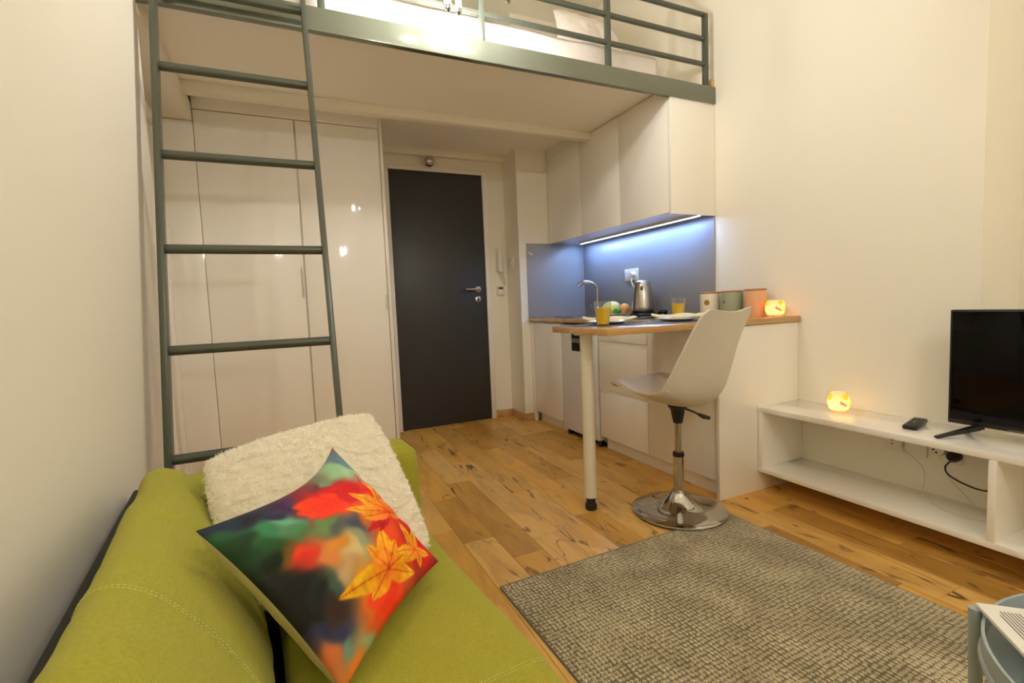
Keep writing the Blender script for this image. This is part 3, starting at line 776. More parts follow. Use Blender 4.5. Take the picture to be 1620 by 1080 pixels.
def shell_pt(s, wv, off=0.0):
    f_, z_, hw = interp(prof, s); e = 1e-3
    fa, za, _ = interp(prof, max(0, s - e)); fb, zb, _ = interp(prof, min(1, s + e))
    tx, tz = fb - fa, zb - za; l = math.hypot(tx, tz); tx /= l; tz /= l
    nx, nz = tz, -tx      # towards the sitter
    u = wv * 2 - 1
    L_ = interp(lift, s) * abs(u) ** 2.3
    sag = 0.0
    if s > .9: sag = -.006 * math.cos(PI * u) * (s - .9) * 10
    return Vector((u * hw, f_ + nx * (L_ + off), z_ + nz * (L_ + off) + sag))
mb = MB(); NU, NV = 30, 60
for off in (0.0, .009):
    mb.grid(NU, NV, lambda a, b_: shell_pt(b_, a, off))
n1 = (NU + 1) * (NV + 1)
W = NU + 1
for i in range(NU): mb.f += [(i, i + 1, i + 1 + n1, i + n1), (NV * W + i, NV * W + i + n1, NV * W + i + 1 + n1, NV * W + i + 1)]
for j in range(NV): mb.f += [(j * W, j * W + n1, (j + 1) * W + n1, (j + 1) * W), (j * W + NU, (j + 1) * W + NU, (j + 1) * W + NU + n1, j * W + NU + n1)]
build(mb, 'seat_shell', M_shell, t, local=True, smooth=60)
# sit pad
pb = MB()
for off in (.0095, .024):
    def pf(a, b_, off=off):
        s = .06 + .42 * b_; k = 1 - (2 * a - 1) ** 8; kk = 1 - (2 * b_ - 1) ** 8
        o2 = .0095 + (off - .0095) * (k * kk) ** .5
        return shell_pt(s, .10 + .80 * a, o2)
    pb.grid(16, 16, pf)
build(pb, 'seat_pad', mat('white_leatherette', (228, 224, 222), .45, var=.01, bump=.1), t, local=True, smooth=60, merge=True)
build(MB().lathe((0, 0, 0), [(.045, .514), (.045, .502), (.040, .496), (.032, .486), (.030, .472), (.022, .430), (.020, .425)], 28), 'swivel_mount', M_black, t, local=True)
lv = MB().tube([(.02, -.02, .492), (.05, -.05, .474), (.066, -.066, .462)], .0045, 8).tube([(.064, -.064, .463), (.080, -.08, .452), (.10, -.10, .444)], [.007, .011, .008], 10)
build(lv, 'height_lever', M_black, t, local=True)
build(MB().lathe((0, 0, 0), [(.0145, .27), (.0145, .44)], 24), 'gas_piston', M_steel, t, local=True)
build(MB().lathe((0, 0, 0), [(.026, .268), (.026, .284), (.022, .288), (.016, .288)], 28), 'collar', M_black, t, local=True)
build(MB().lathe((0, 0, 0), [(.0235, .085), (.0235, .268)], 28), 'outer_tube', M_chrome, t, local=True)
base = [(.208, .0), (.212, .003), (.212, .008), (.208, .011), (.16, .019), (.12, .028), (.085, .041), (.058, .060), (.042, .080), (.034, .092), (.033, .098), (.0235, .100)]
build(MB().lathe((0, 0, .008), base, 64), 'base_disc', M_chrome, t, local=True, smooth=50)

# ------------------------------------------------------------------ rug
rg = thing('rug', 'grey-brown rug with small pale woven dots on the floor', 'rug', (1.215, .62, 0), .028)
mb = MB().box(-.575, .575, -.95, .925, .0, .0075)
build(mb, 'pile', M_rug, rg, local=True, bevel=.002)
build(MB().box(-.579, -.575, -.952, .927, .0, .0065).box(.575, .579, -.952, .927, .0, .0065).box(-.575, .575, .925, .929, 0, .0065), 'binding', mat('rug_binding', (122, 114, 104), .9), rg, local=True)

# ------------------------------------------------------------------ TV shelf
XS = 2.115
t = thing('television_shelf', 'long low glossy white floating shelf unit along the right wall', 'shelf', (2.27, .6, .10))
build(MB().box(XS, XR - .001, -.75, 1.683, .411, .436), 'top_board', M_gloss, t, bevel=.0015)
build(MB().box(XS, XR - .001, -.75, 1.683, .103, .126), 'bottom_board', M_gloss, t, bevel=.0015)
for yy in (1.661, .772, -.05, -.75):
    build(MB().box(XS + .001, XR - .001, yy, yy + .022, .126, .411), 'divider', M_gloss, t, bevel=.0012)

# TV
t = thing('television', 'black flat screen television standing on the white shelf', 'television', (2.27, .62, .436))
TY0, TY1, TZ0, TZ1 = .245, .972, .483, .912
build(MB().box(2.262, 2.292, TY0, TY1, TZ0, TZ1), 'housing', M_black, t, bevel=.004)
build(MB().box(2.300, 2.325, TY0 + .12, TY1 - .12, TZ0 + .03, TZ0 + .30), 'rear_bulge', M_black, t, bevel=.01)
build(MB().box(2.2605, 2.2625, TY0 + .008, TY1 - .008, TZ0 + .018, TZ1 - .008), 'screen', M_blackg, t, bevel=.0005)
build(MB().box(2.2600, 2.2622, .735, .80, TZ0 + .004, TZ0 + .008), 'logo_strip', M_steel, t)
for yc, s_ in ((.88, 1), (.34, -1)):
    mb = MB()
    for xa, ya, xb, yb in ((2.272, yc, 2.165, yc + .085 * s_), (2.282, yc, 2.388, yc + .085 * s_)):
        dx, dy = xb - xa, yb - ya; l = math.hypot(dx, dy); nx, ny = -dy / l * .011, dx / l * .011
        mb.add([(xa - nx, ya - ny, .470), (xa + nx, ya + ny, .470), (xb + nx, yb + ny, .4365), (xb - nx, yb - ny, .4365), (xa - nx, ya - ny, .490), (xa + nx, ya + ny, .490), (xb + nx, yb + ny, .444), (xb - nx, yb - ny, .444)],
               [(0, 3, 2, 1), (4, 5, 6, 7), (0, 1, 5, 4), (1, 2, 6, 5), (2, 3, 7, 6), (3, 0, 4, 7)])
    build(mb, 'foot', M_black, t, bevel=.002)
# remote
t = thing('remote_control', 'black remote control lying on the television shelf', 'remote', (2.30, 1.095, .4362), math.radians(-76))
build(MB().box(-.024, .024, -.088, .088, .0, .018), 'body', M_black, t, bevel=.006, local=True)
M_btn = mat('button_grey', (70, 68, 66), .5); M_by = mat('button_yellow', (190, 160, 60), .5)
for r_ in range(8):
    for c_ in range(3):
        q = M_by if (r_ == 3 and c_ == 1) else M_btn
        build(MB().box(-.016 + c_ * .012, -.016 + c_ * .012 + .008, -.07 + r_ * .018, -.07 + r_ * .018 + .010, .018, .0198), 'button', q, t, bevel=.0008, local=True)

# sockets and cables under the TV shelf
def wsock(label, y, z, extra):
    t = thing('wall_socket', label, 'socket', (XR, y, z))
    build(MB().box(XR - .012, XR, y - .04, y + .04, z - .04, z + .04), 'plate', M_plast, t, bevel=.003)
    for k in extra: build(MB().lathe((XR - .0125, y, z + k), [(.0035, 0), (.0035, -.001), (0, -.001)], 10, 'x'), 'pin_hole', M_black, t)
    return t
wsock('white wall socket with dark pin holes under the television shelf', 1.235, .318, (-.009, .009))
wsock('blank white wall plate under the shelf, right of the pin-hole socket', 1.145, .318, ())
tt = wsock('white wall socket holding the round adapter under the shelf', 1.025, .318, ())
build(MB().lathe((XR - .012, 1.058, .335), [(.030, 0), (.030, -.02), (.026, -.032), (0, -.032)], 28, 'x'), 'adapter', M_plast, tt)
for dy, dz in ((-.010, .006), (.010, -.004), (.0, -.014)):
    build(MB().lathe((XR - .0445, 1.058 + dy, .335 + dz), [(.004, 0), (.004, -.001), (0, -.001)], 10, 'x'), 'pin_hole', M_black, tt)
build(MB().lathe((XR - .012, 1.005, .315), [(.022, 0), (.022, -.03), (.012, -.045), (0, -.045)], 18, 'x'), 'black_plug', M_black, tt)
def spline(pts, n=12):
    out = []
    P = [Vector(p) for p in pts]
    for i in range(len(P) - 1):
        a, b_, c_, d_ = P[max(i - 1, 0)], P[i], P[i + 1], P[min(i + 2, len(P) - 1)]
        for k in range(n):
            q = k / n
            out.append(.5 * (2 * b_ + (c_ - a) * q + (2 * a - 5 * b_ + 4 * c_ - d_) * q * q + (3 * b_ - a - 3 * c_ + d_) * q ** 3))
    return out + [P[-1]]
tag(build(MB().tube(spline([(XR - .058, 1.005, .30), (XR - .060, 1.02, .272), (XR - .07, 1.0, .245), (XR - .08, .93, .225), (XR - .085, .875, .228), (XR - .08, .855, .26), (XR - .06, .88, .32), (XR - .04, .905, .385), (XR - .03, .91, .409)]), .0032, 8), 'power_cable', M_black, None), 'black power cable looping below the television shelf', 'cable')
M_cord = mat('pale_cord', (200, 194, 176), .5)
tag(build(MB().tube(spline([(XR - .02, 1.20, .312), (XR - .03, 1.16, .285), (XR - .035, 1.11, .245), (XR - .035, 1.10, .19), (XR - .05, 1.10, .14), (XR - .09, 1.06, .1285), (XR - .15, .97, .1285), (XR - .14, .86, .1285), (XR - .06, .82, .1285)]), .0014, 6), 'thin_cord', M_cord, None), 'thin pale cord hanging from the left socket onto the shelf', 'cable')
tag(build(MB().tube(spline([(XR - .02, 1.03, .277), (XR - .025, 1.03, .24), (XR - .03, 1.00, .20), (XR - .05, .93, .15), (XR - .08, .88, .1285), (XR - .10, .83, .1285)]), .0014, 6), 'thin_cord', M_cord, None), 'thin pale cord hanging below the round adapter', 'cable')

# ------------------------------------------------------------------ fittings by the door
t = thing('intercom_handset', 'white intercom handset mounted right of the entrance door', 'intercom', (1.718, YD, 1.39))
build(MB().box(1.683, 1.752, YD - .018, YD, 1.30, 1.485), 'backplate', M_plast, t, bevel=.006)
build(MB().box(1.690, 1.735, YD - .052, YD - .026, 1.288, 1.492), 'receiver', M_plast, t, bevel=.009, seg=4)
build(MB().box(1.700, 1.725, YD - .027, YD - .017, 1.31, 1.335).box(1.700, 1.725, YD - .027, YD - .017, 1.445, 1.47), 'cradle', M_plast, t)
build(MB().tube(spline([(1.705, YD - .04, 1.289), (1.712, YD - .035, 1.26), (1.735, YD - .03, 1.20), (1.752, YD - .025, 1.175), (1.758, YD - .022, 1.19), (1.748, YD - .02, 1.24), (1.735, YD - .015, 1.299)]), .003, 8), 'coiled_cord', M_cord, t)
t = thing('thermostat', 'small white thermostat with dark display below the intercom', 'thermostat', (1.715, YD, 1.12))
build(MB().box(1.683, 1.745, YD - .026, YD, 1.088, 1.165), 'case', M_plast, t, bevel=.005)
build(MB().box(1.692, 1.736, YD - .0272, YD - .0255, 1.138, 1.158), 'display', mat('lcd_grey', (70, 72, 62), .2), t)
for q in (1.70, 1.715, 1.73): build(MB().box(q - .004, q + .004, YD - .028, YD - .0255, 1.10, 1.107), 'button', M_edge, t, bevel=.001)
t = thing('light_switch', 'white light switch on the side of the wall projection', 'switch', (XP, 3.86, 1.36))
build(MB().box(XP - .010, XP, 3.815, 3.90, 1.318, 1.402), 'plate', M_plast, t, bevel=.003)
build(MB().box(XP - .014, XP - .009, 3.832, 3.883, 1.335, 1.385), 'rocker', M_plast, t, bevel=.002)
t = thing('door_spotlight', 'chrome ball spotlight above the entrance door', 'spotlight', (1.105, 3.925, 2.18))
build(MB().lathe((1.09, 3.925, 2.19), [(.035, 0), (.035, -.012), (.02, -.016), (.0001, -.016)], 28, 'y'), 'mount', M_plast, t)
sb = MB().ball((0, 0, 0), .043, n=28, m=18)
build(sb.xf(Matrix.Translation((1.105, 3.875, 2.170))), 'ball_housing', M_chrome, t, smooth=180)
build(MB().lathe((1.105, 3.846, 2.160), [(.024, .005), (.026, -.008), (.022, -.012), (.018, -.004), (.0001, -.002)], 24, 'y'), 'lens_ring', M_steel, t)

# ------------------------------------------------------------------ sofa
TH = math.atan2(.0926, .9957)
O = (-.24, .605, 0)
sf = thing('sofa', 'lime green fabric sofa along the left wall', 'sofa', O, TH)
SL0, SL1 = -.95, .945
def wr_(x, y, k=1.0):
    return k * (.0045 * noise.noise(Vector((x * 7, y * 5, 1.3))) + .003 * noise.noise(Vector((x * 9, y * 17, 4.1))))
def loft_profile(profile, y0, y1, ny, end_r=.035, k=1.0):
    m = len(profile); mb = MB()
    cxp = sum(p[0] for p in profile) / m; czp = sum(p[1] for p in profile) / m
    ys = []
    for i in range(5): ys.append((y0 + end_r * (1 - math.cos(PI / 2 * i / 4)), 1 - (1 - math.sin(PI / 2 * i / 4)) * end_r / .15))
    for i in range(1, ny): ys.append((y0 + end_r + (y1 - y0 - 2 * end_r) * i / ny, 1))
    for i in range(5): ys.append((y1 - end_r * (1 - math.cos(PI / 2 * (4 - i) / 4)), 1 - (1 - math.sin(PI / 2 * (4 - i) / 4)) * end_r / .15))
    for y, s in ys:
        for j, (px, pz) in enumerate(profile):
            d = Vector((px - cxp, 0, pz - czp)); l = d.length
            p = Vector((cxp, y, czp)) + d * s
            mb.v.append(p + d / l * wr_(px, y, k))
    for i in range(len(ys) - 1):
        for j in range(m):
            l = (j + 1) % m
            mb.f.append((i * m + j, i * m + l, (i + 1) * m + l, (i + 1) * m + j))
    mb.f.append(tuple(range(m - 1, -1, -1))); o = (len(ys) - 1) * m; mb.f.append(tuple(o + j for j in range(m)))
    return mb
def smooth_closed(pts, n=8):
    out = []; m = len(pts)
    for i in range(m):
        a, b_, c_, d_ = [Vector((p[0], p[1])) for p in (pts[i - 1], pts[i], pts[(i + 1) % m], pts[(i + 2) % m])]
        for k in range(n):
            q = k / n; v = .5 * (2 * b_ + (c_ - a) * q + (2 * a - 5 * b_ + 4 * c_ - d_) * q * q + (3 * b_ - a - 3 * c_ + d_) * q ** 3)
            out.append((v.x, v.y))
    return out
back = smooth_closed([(-.036, .30), (-.040, .46), (-.036, .57), (-.022, .630), (.008, .652), (.052, .640), (.098, .595), (.145, .525), (.186, .445), (.198, .39), (.180, .34), (.10, .29)])
build(loft_profile(back, SL0 + .18, SL1 - .17, 110, k=1.8), 'backrest', M_green, sf, local=True, smooth=60)
seat = smooth_closed([(.225, .31), (.222, .345), (.240, .372), (.30, .383), (.42, .388), (.55, .386), (.605, .378), (.624, .355), (.626, .30), (.624, .22), (.615, .175), (.56, .168), (.40, .166), (.26, .17)])
build(loft_profile(seat, SL0 + .17, SL1 - .165, 70, k=.7), 'seat_cushion', M_green, sf, local=True, smooth=60)
arm = smooth_closed([(-.05, .12), (-.055, .45), (-.045, .545), (-.01, .578), (.10, .588), (.40, .590), (.59, .588), (.638, .570), (.654, .53), (.658, .40), (.656, .14), (.60, .10), (.05, .10)])
build(loft_profile(arm, SL1 - .165, SL1, 8, end_r=.045, k=.5), 'armrest', M_green, sf, local=True, smooth=60)
build(loft_profile(arm, SL0, SL0 + .17, 8, end_r=.045, k=.5), 'armrest', M_green, sf, local=True, smooth=60)
M_frame = mat('black_sofa_frame', (26, 26, 24), .7, var=.1)
build(MB().box(-.070, -.046, SL0 + .02, SL1 - .02, .07, .565), 'back_frame', M_frame, sf, local=True, bevel=.006)
build(MB().box(-.055, .595, SL0 + .02, SL1 - .02, .07, .165), 'base_frame', M_frame, sf, local=True, bevel=.006)
for xx in (.0, .55):
    for yy in (SL0 + .08, SL1 - .08):
        build(MB().lathe((xx, yy, 0), [(.018, 0), (.025, .072)], 16), 'leg', M_frame, sf, local=True)
# double row of stitches across back and seat
stm = MB()
def stitch_row(curve, off):
    acc = 0.0
    P = [Vector(p) for p in curve]
    for a, b_ in zip(P[:-1], P[1:]):
        pass
    tot = [0.0]
    for a, b_ in zip(P[:-1], P[1:]): tot.append(tot[-1] + (b_ - a).length)
    def at(s):
        for i in range(len(P) - 1):
            if s <= tot[i + 1]: return P[i].lerp(P[i + 1], (s - tot[i]) / max(1e-9, tot[i + 1] - tot[i]))
        return P[-1]
    s = 0.0
    while s + .006 < tot[-1]:
        stm.tube([at(s) + Vector((0, off, 0)), at(s + .0042) + Vector((0, off, 0))], .0008, 5)
        s += .0068
bc = [p for p in back if p[0] > -.034 and (p[1] > .40)]
bc.sort(key=lambda p: (p[0]))
cbx, cbz = sum(p[0] for p in back) / len(back), sum(p[1] for p in back) / len(back)
def lifted(prof_, y_of, cxp, czp, k):
    out = []
    for px, pz in prof_:
        y = y_of(px); d = Vector((px - cxp, 0, pz - czp)); l = d.length
        out.append(Vector((px, y, pz)) + d / l * (wr_(px, y, k) + .0008))
    return out
for off in (0, .007): stitch_row(lifted(bc, lambda q: .185 - .25 * q, cbx, cbz, 1.8), off)
scv = [p for p in seat if p[1] > .36 and p[0] > .24]; scv.sort(key=lambda p: p[0])
csx, csz = sum(p[0] for p in seat) / len(seat), sum(p[1] for p in seat) / len(seat)
for off in (0, .007): stitch_row(lifted(scv, lambda q: .02 + .06 * q, csx, csz, .7), off)
so = build(stm, 'stitching', M_stitch, sf, local=True, smooth=0); so['kind'] = 'stuff'

# white plush pillow
wc = [(-.205, 1.292, .668), (.183, 1.338, .725), (.268, 1.080, .440), (-.122, 1.03, .425)]
_c = sum((Vector(c) for c in wc), Vector()) / 4
wc = [tuple(_c + (Vector(c) - _c) * 1.045) for c in wc]
def fur_sheet(side, n=150):
    base_ = pillow_sheet(wc, .058, side, n, pinch=.0, power=.34, wr=.004, seed=2.0, rnd=.07)
    A, B, C, D = [Vector(c) for c in wc]
    nr = (B - A).cross(D - A).normalized() * (1 if side > 0 else -1)
    W_ = n + 1
    for j in range(W_):
        for i in range(W_):
            u, v = i / n, j / n
            e = min(1, 14 * min(u, 1 - u, v, 1 - v) + .15)
            q = v * 9 + .9 * noise.noise(Vector((u * 4, v * 3, 7 + side)))
            saw = (q % 1.0)
            d = .0055 * (saw ** 1.6) * (.55 + .9 * noise.noise(Vector((u * 7, v * 9, 31)))) + .0045 * noise.noise(Vector((u * 22, v * 30, side))) + .0022 * noise.noise(Vector((u * 80, v * 80, side)))
            inpl = ((B - A) * noise.noise(Vector((u * 60, v * 60, 3))) + (D - A) * noise.noise(Vector((u * 60, v * 60, 9)))) * .012
            base_.v[j * W_ + i] = base_.v[j * W_ + i] + nr * d * e + inpl * (1.0 if e < .99 else .25)
    return base_
cen = sum((Vector(c) for c in wc), Vector()) / 4
t = thing('plush_pillow', 'fluffy cream white pillow leaning against the sofa armrest', 'pillow', tuple(cen))
fc = build(fur_sheet(-1), 'front_cover', M_fur, t, smooth=180)
bc_ = build(fur_sheet(1), 'back_cover', M_fur, t, smooth=180)
rnd = random.Random(5)
fm = MB()
for src_, cnt in ((fc, 26000), (bc_, 5000)):
    P_ = src_.data.polygons; V_ = src_.data.vertices
    for q in range(cnt):
        po = P_[rnd.randrange(len(P_))]; vs_ = [V_[i].co for i in po.vertices]
        a_, b2_ = rnd.random(), rnd.random()
        p = vs_[0].lerp(vs_[1], a_).lerp(vs_[3].lerp(vs_[2], a_), b2_)
        nn = po.normal
        rv = Vector((rnd.gauss(0, 1), rnd.gauss(0, 1), rnd.gauss(0, 1) - .8)); rv = (rv - nn * rv.dot(nn)).normalized()
        dr = (nn * rnd.uniform(.35, .9) + rv * .75).normalized()
        sd2 = dr.cross(nn).normalized() * .0007
        ln_ = rnd.uniform(.004, .010)
        o_ = len(fm.v); fm.v += [p - sd2 - nn * .001, p + sd2 - nn * .001, p + dr * ln_]; fm.f.append((o_, o_ + 1, o_ + 2))
fo_ = build(fm, 'fur', M_fur, t, local=True, smooth=0); fo_['kind'] = 'stuff'

# autumn leaf print pillow
BLOBS = [(0.014,0.015,150,90,80),(0.036,0.072,95,125,140),(0.124,0.039,105,140,150),(0.078,0.208,150,190,150),(0.153,0.168,165,200,165),(0.242,0.107,170,195,165),(0.255,-0.001,90,120,140),(0.107,0.351,120,150,120),(0.122,0.404,110,50,60),(0.188,0.352,190,35,40),(0.27,0.265,200,40,45),(0.342,0.156,215,50,40),(0.154,0.477,185,30,40),(0.142,0.564,150,30,50),(0.13,0.646,60,40,80),(0.182,0.603,200,60,40),(0.222,0.494,205,60,35),(0.136,0.606,80,60,100),(0.132,0.736,40,40,70),(0.098,0.828,30,30,50),(0.048,0.935,30,45,70),(0.015,0.995,30,45,60),(0.098,0.958,40,90,60),(0.171,0.852,60,130,90),(0.202,0.756,110,170,140),(0.261,0.892,35,85,45),(0.195,0.949,25,60,35),(0.29,0.751,80,130,90),(0.348,0.621,110,140,90),(0.416,0.59,90,100,95),(0.472,0.488,80,85,100),(0.393,0.806,220,70,30),(0.437,0.803,205,50,35),(0.353,0.854,120,90,40),(0.488,0.665,210,140,60),(0.501,0.728,200,130,70),(0.557,0.609,200,180,130),(0.557,0.526,150,160,130),(0.339,0.941,20,40,25),(0.423,0.958,10,15,12),(0.515,0.922,10,12,12),(0.599,0.874,15,30,30),(0.622,0.805,70,90,80),(0.624,0.733,190,160,120),(0.66,0.936,20,25,25),(0.727,0.867,60,40,40),(0.762,0.951,40,45,75),(0.831,0.884,50,50,90),(0.883,0.892,110,140,120),(0.973,0.786,150,170,130),(0.863,0.967,190,110,60),(0.976,0.898,220,130,50),(0.975,0.971,190,120,60),(0.687,0.305,220,80,30),(0.747,0.165,200,50,35),(0.791,0.299,225,70,30),(0.862,0.085,190,35,35),(0.95,0.042,180,30,30),(0.995,0.02,140,25,30),(0.978,0.254,160,50,40),(0.99,0.351,190,90,50),(1.012,0.456,190,80,40),(0.93,0.615,225,90,30),(0.851,0.696,220,110,40),(0.962,0.715,215,90,40),(1.005,0.584,160,110,90),(0.764,0.65,220,150,40),(0.777,0.485,230,150,40),(0.896,0.507,225,100,35),(1.035,0.806,200,120,50),(0.3,0.469,220,90,40),(0.341,0.343,225,90,40),(0.429,0.321,230,130,60),(0.613,0.138,215,70,40),(0.726,0.057,190,40,40)]
LEAVES = [
  ((196,34,38), (0.235, 0.36), [(0.14, 0.50), (0.18, 0.42), (0.33, 0.22), (0.36, 0.30), (0.30, 0.42)], 0.075, .7),
  ((226,78,34), (0.235, 0.50), [(0.135, 0.655), (0.19, 0.67), (0.26, 0.655), (0.31, 0.62), (0.40, 0.40), (0.34, 0.46), (0.22, 0.38)], 0.07, .5),
  ((228,84,30), (0.90, 0.56), [(0.83, 0.72), (0.93, 0.70), (0.99, 0.45), (0.97, 0.62), (0.88, 0.40)], 0.08, .6),
  ((198,40,34), (0.80, 0.10), [(0.62, 0.06), (0.70, 0.20), (0.95, 0.04), (0.98, 0.16), (0.90, 0.26)], 0.075, .5),
  ((212,45,38), (0.408, 0.133), [(0.208, 0.146), (0.318, 0.238), (0.509, 0.078), (0.591, 0.11), (0.413, 0.239)], 0.032, .12),
  ((235,172,30), (0.796, 0.484), [(0.596, 0.334), (0.601, 0.529), (0.701, 0.831), (0.705, 0.314), (0.808, 0.248), (0.937, 0.29), (0.841, 0.684)], 0.062, .16),
  ((188,28,42), (0.563, 0.219), [(0.558, 0.433), (0.522, 0.329), (0.609, 0.355)], 0.028, .12),
  ((242,165,52), (0.561, 0.195), [(0.272, 0.315), (0.342, 0.469), (0.38, 0.16), (0.269, 0.124), (0.445, 0.02), (0.57, 0.01), (0.617, 0.03), (0.47, 0.398)], 0.042, .16),
  ((247,188,42), (0.84, 0.152), [(0.643, 0.14), (0.73, 0.022), (0.926, 0.059), (0.763, 0.368), (0.944, 0.205), (0.849, 0.318)], 0.038, .16),
]
def leaf_cov(a, b, c, tips, w, soft):
    best = 0.0; vein = 0.0
    for tx, ty in tips:
        dx, dy = tx - c[0], ty - c[1]; l = math.hypot(dx, dy)
        s = ((a - c[0]) * dx + (b - c[1]) * dy) / (l * l)
        if s < -.05 or s > 1: continue
        dd = abs((a - c[0]) * dy - (b - c[1]) * dx) / l
        wd_ = w * math.sin(PI * min(1, max(0, s * .92 + .08)) ** .75) ** .9 + .002
        v = (wd_ - dd) / (w * soft) + .5
        best = max(best, min(1, max(0, v)))
        if dd < .0035: vein = 1.0
    return best, vein
def print_col(a, b):
    wob = .05
    a2 = a + wob * noise.noise(Vector((a * 6 + b * 3, b * 14, 0))); b2 = b + wob * noise.noise(Vector((a * 14, b * 6, 5)))
    W_ = 0; r = g = bl = 0.0
    for (x_, y_, R_, G_, B_) in BLOBS:
        d2 = (a2 - x_) ** 2 + (b2 - y_) ** 2
        ww = 1 / (d2 + .0005) ** 1.9
        W_ += ww; r += R_ * ww; g += G_ * ww; bl += B_ * ww
    c = [r / W_, g / W_, bl / W_]
    for col, cc, tips, w, soft in LEAVES:
        k, vein = leaf_cov(a, b, cc, tips, w, soft)
        if k > 0:
            jj = 1 + (.18 if soft < .3 else .06) * noise.noise(Vector((a * 30, b * 30, 2)))
            q_ = min(1, math.hypot(a - cc[0], b - cc[1]) / .2)
            tgt = [v * jj * f_ for v, f_ in zip(col, (1.0, .72 + .30 * q_, .8 + .2 * q_))]
            if vein and soft < .3: tgt = [v * f_ for v, f_ in zip(tgt, (.85, .6, .5))]
            c = [u * (1 - k) + v * k for u, v in zip(c, tgt)]
    m_ = sum(c) / 3
    c = [(m_ + (v - m_) * 1.12 - 128) * 1.08 + 126 for v in c]
    return lin([min(250, max(4, v)) for v in c])
ac = [(.069, 1.172, .690), (.268, 1.036, .430), (.037, .772, .404), (-.162, .912, .655)]
cen = sum((Vector(c) for c in ac), Vector()) / 4
t = thing('leaf_print_pillow', 'pillow printed with bright red and yellow autumn leaves', 'pillow', tuple(cen))
NP = 210
M_print = mat('printed_leaf_fabric', (255, 255, 255), .75, var=0, bump=.12, bscale=600)
N_, L_, b_ = nodes(M_print)
at_ = N_.new('ShaderNodeVertexColor'); at_.layer_name = 'print'
for l_ in list(b_.inputs['Base Color'].links): M_print.node_tree.links.remove(l_)
L_.new(at_.outputs['Color'], b_.inputs['Base Color'])
# which side faces up
A_, B_, C_, D_ = [Vector(c) for c in ac]
up_side = 1 if (B_ - A_).cross(D_ - A_).z > 0 else -1
fo = build(pillow_sheet(ac, .070, up_side, NP, pinch=.07, power=.55, wr=.012, seed=9.0, pinchL=.20), 'printed_front', M_print, t, smooth=180)
ca = fo.data.color_attributes.new('print', 'FLOAT_COLOR', 'POINT')
buf = []
for j in range(NP + 1):
    for i in range(NP + 1):
        buf += list(print_col(i / NP, j / NP)) + [1.0]
ca.data.foreach_set('color', buf)
tag(fo, 'autumn maple leaf print')
bo = build(pillow_sheet(ac, .070, -up_side, 60, pinch=.07, power=.34, wr=.008, seed=5.0, pinchL=.20), 'plain_back', M_cream, t, smooth=180)
tag(bo, 'plain cream underside')

# ------------------------------------------------------------------ tray table and magazine
TC = (.983, .102); TZ = .50
t = thing('tray_table', 'grey-blue metal tray side table in the front corner', 'side table', (TC[0], TC[1], 0))
R_ = .252
build(MB().lathe((TC[0], TC[1], TZ), [(.0001, -.030), (R_ - .006, -.030), (R_, -.026), (R_, .0), (R_ - .004, .0), (R_ - .005, -.024), (R_ - .012, -.0275), (.0001, -.0275)], 80), 'tray', M_tray, t, smooth=40)
for q in range(4):
    a = math.atan2(.258, -.053) + q * PI / 2
    c_, s_ = math.cos(a), math.sin(a)
    build(MB().tube([(TC[0] + c_ * (R_ + .010), TC[1] + s_ * (R_ + .010), TZ + .004), (TC[0] + c_ * (R_ + .004), TC[1] + s_ * (R_ + .004), .25), (TC[0] + c_ * (R_ - .004), TC[1] + s_ * (R_ - .004), .0080)], .0085, 14), 'leg', M_tray, t)
build(MB().tube([(TC[0] + (R_ - .002) * math.cos(2 * PI * i / 64), TC[1] + (R_ - .002) * math.sin(2 * PI * i / 64), TZ - .034) for i in range(64)], .005, 8, closed=True), 'support_ring', M_tray, t)
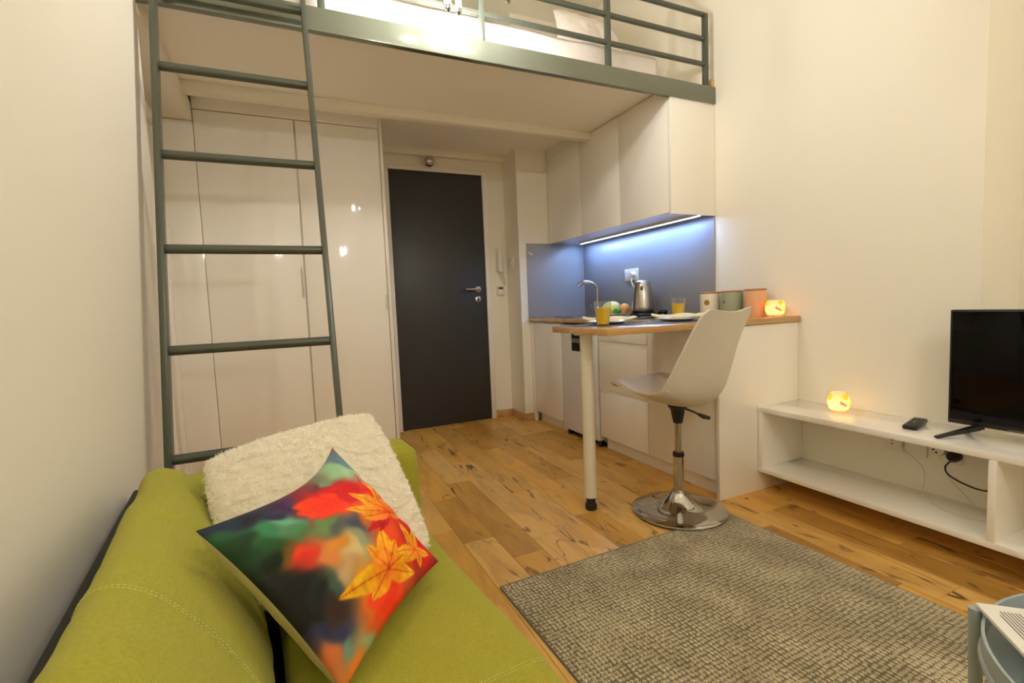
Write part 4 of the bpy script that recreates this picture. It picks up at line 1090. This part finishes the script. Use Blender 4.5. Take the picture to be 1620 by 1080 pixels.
# magazine: page local axes
mdir = Vector((.846 - .935, .272 - .362, 0)).normalized()    # left edge, towards the camera
mtop = Vector((.99 - .935, .326 - .362, 0)).normalized()
mtop = (mtop - mdir * mtop.dot(mdir)).normalized()
MO = Vector((.936, .361, TZ + .0045))
ang = math.atan2(mtop.y, mtop.x)
mg = thing('magazine', 'open magazine page resting across the tray table rim', 'magazine', tuple(MO), ang)
M_page = mat('magazine_paper', (232, 230, 222), .5, var=.01)
M_ink = mat('grey_print', (120, 116, 110), .6)
M_pic = mat('printed_photo', (150, 156, 150), .5, var=.35, vscale=30)
pg = build(MB().box(0, .21, -.28, 0, 0, .006), 'pages', M_page, mg, local=True, bevel=.001)
ink = MB()
for i in range(14):
    xl = .017 + i * .0044
    ink.box(xl - .0009, xl + .0009, -.20, -.018 - (.010 if i in (0, 7) else 0), .006, .0063)
tx = build(ink, 'text_lines', M_ink, mg, local=True, smooth=0); tx['kind'] = 'stuff'
build(MB().box(.082, .205, -.12, -.004, .006, .0063), 'photo', M_pic, mg, local=True, smooth=0)

# ------------------------------------------------------------------ lamps
M_bulb = emis('warm_bulb', (1.0, .97, .90), BULB)
M_bulb2 = emis('warm_bulb_back', (1.0, .97, .90), BULB2)
def chandelier(label, LX, LY, LZ, rot, bulb):
    cl = thing('chandelier', label, 'chandelier', (LX, LY, CEIL), 0, 'small multi-arm chandeliers')
    build(MB().lathe((LX, LY, CEIL - .03), [(.0001, 0), (.05, 0), (.05, .03)], 24).tube([(LX, LY, CEIL - .03), (LX, LY, LZ + .20)], .006, 10), 'stem', M_chrome, cl)
    build(MB().ball((LX, LY, LZ + .19), .028, n=16, m=10), 'hub', M_chrome, cl, smooth=180)
    for ox, oy in ((-.062, .093), (-.012, .104), (.155, -.045), (-.150, -.02), (.03, -.115)):
        dx, dy = ox * math.cos(rot) - oy * math.sin(rot), ox * math.sin(rot) + oy * math.cos(rot)
        ex, ey = LX + dx, LY + dy
        build(MB().tube(spline([(LX, LY, LZ + .19), (LX + .4 * dx, LY + .4 * dy, LZ + .205), (LX + 1.12 * dx, LY + 1.12 * dy, LZ + .14), (LX + 1.18 * dx, LY + 1.18 * dy, LZ + .02), (ex, ey, LZ - .008)], 6), .004, 8), 'arm', M_chrome, cl)
        cu = build(MB().lathe((ex, ey, LZ), [(.005, -.012), (.012, -.004), (.013, .014), (.011, .016)], 16), 'lamp_holder', M_chrome, cl)
        build(MB().lathe((ex, ey, LZ), [(.009, .016), (.012, .020), (.012, .062), (.007, .068), (.0001, .069)], 10), 'bulb', bulb, cu)
chandelier('chandelier with glowing rod bulbs hanging in front of the sleeping loft', .765, 1.955, 2.262, 0.0, M_bulb)
chandelier('chandelier with rod bulbs hanging further back in the room', .70, -.85, 2.24, 1.1, M_bulb2)
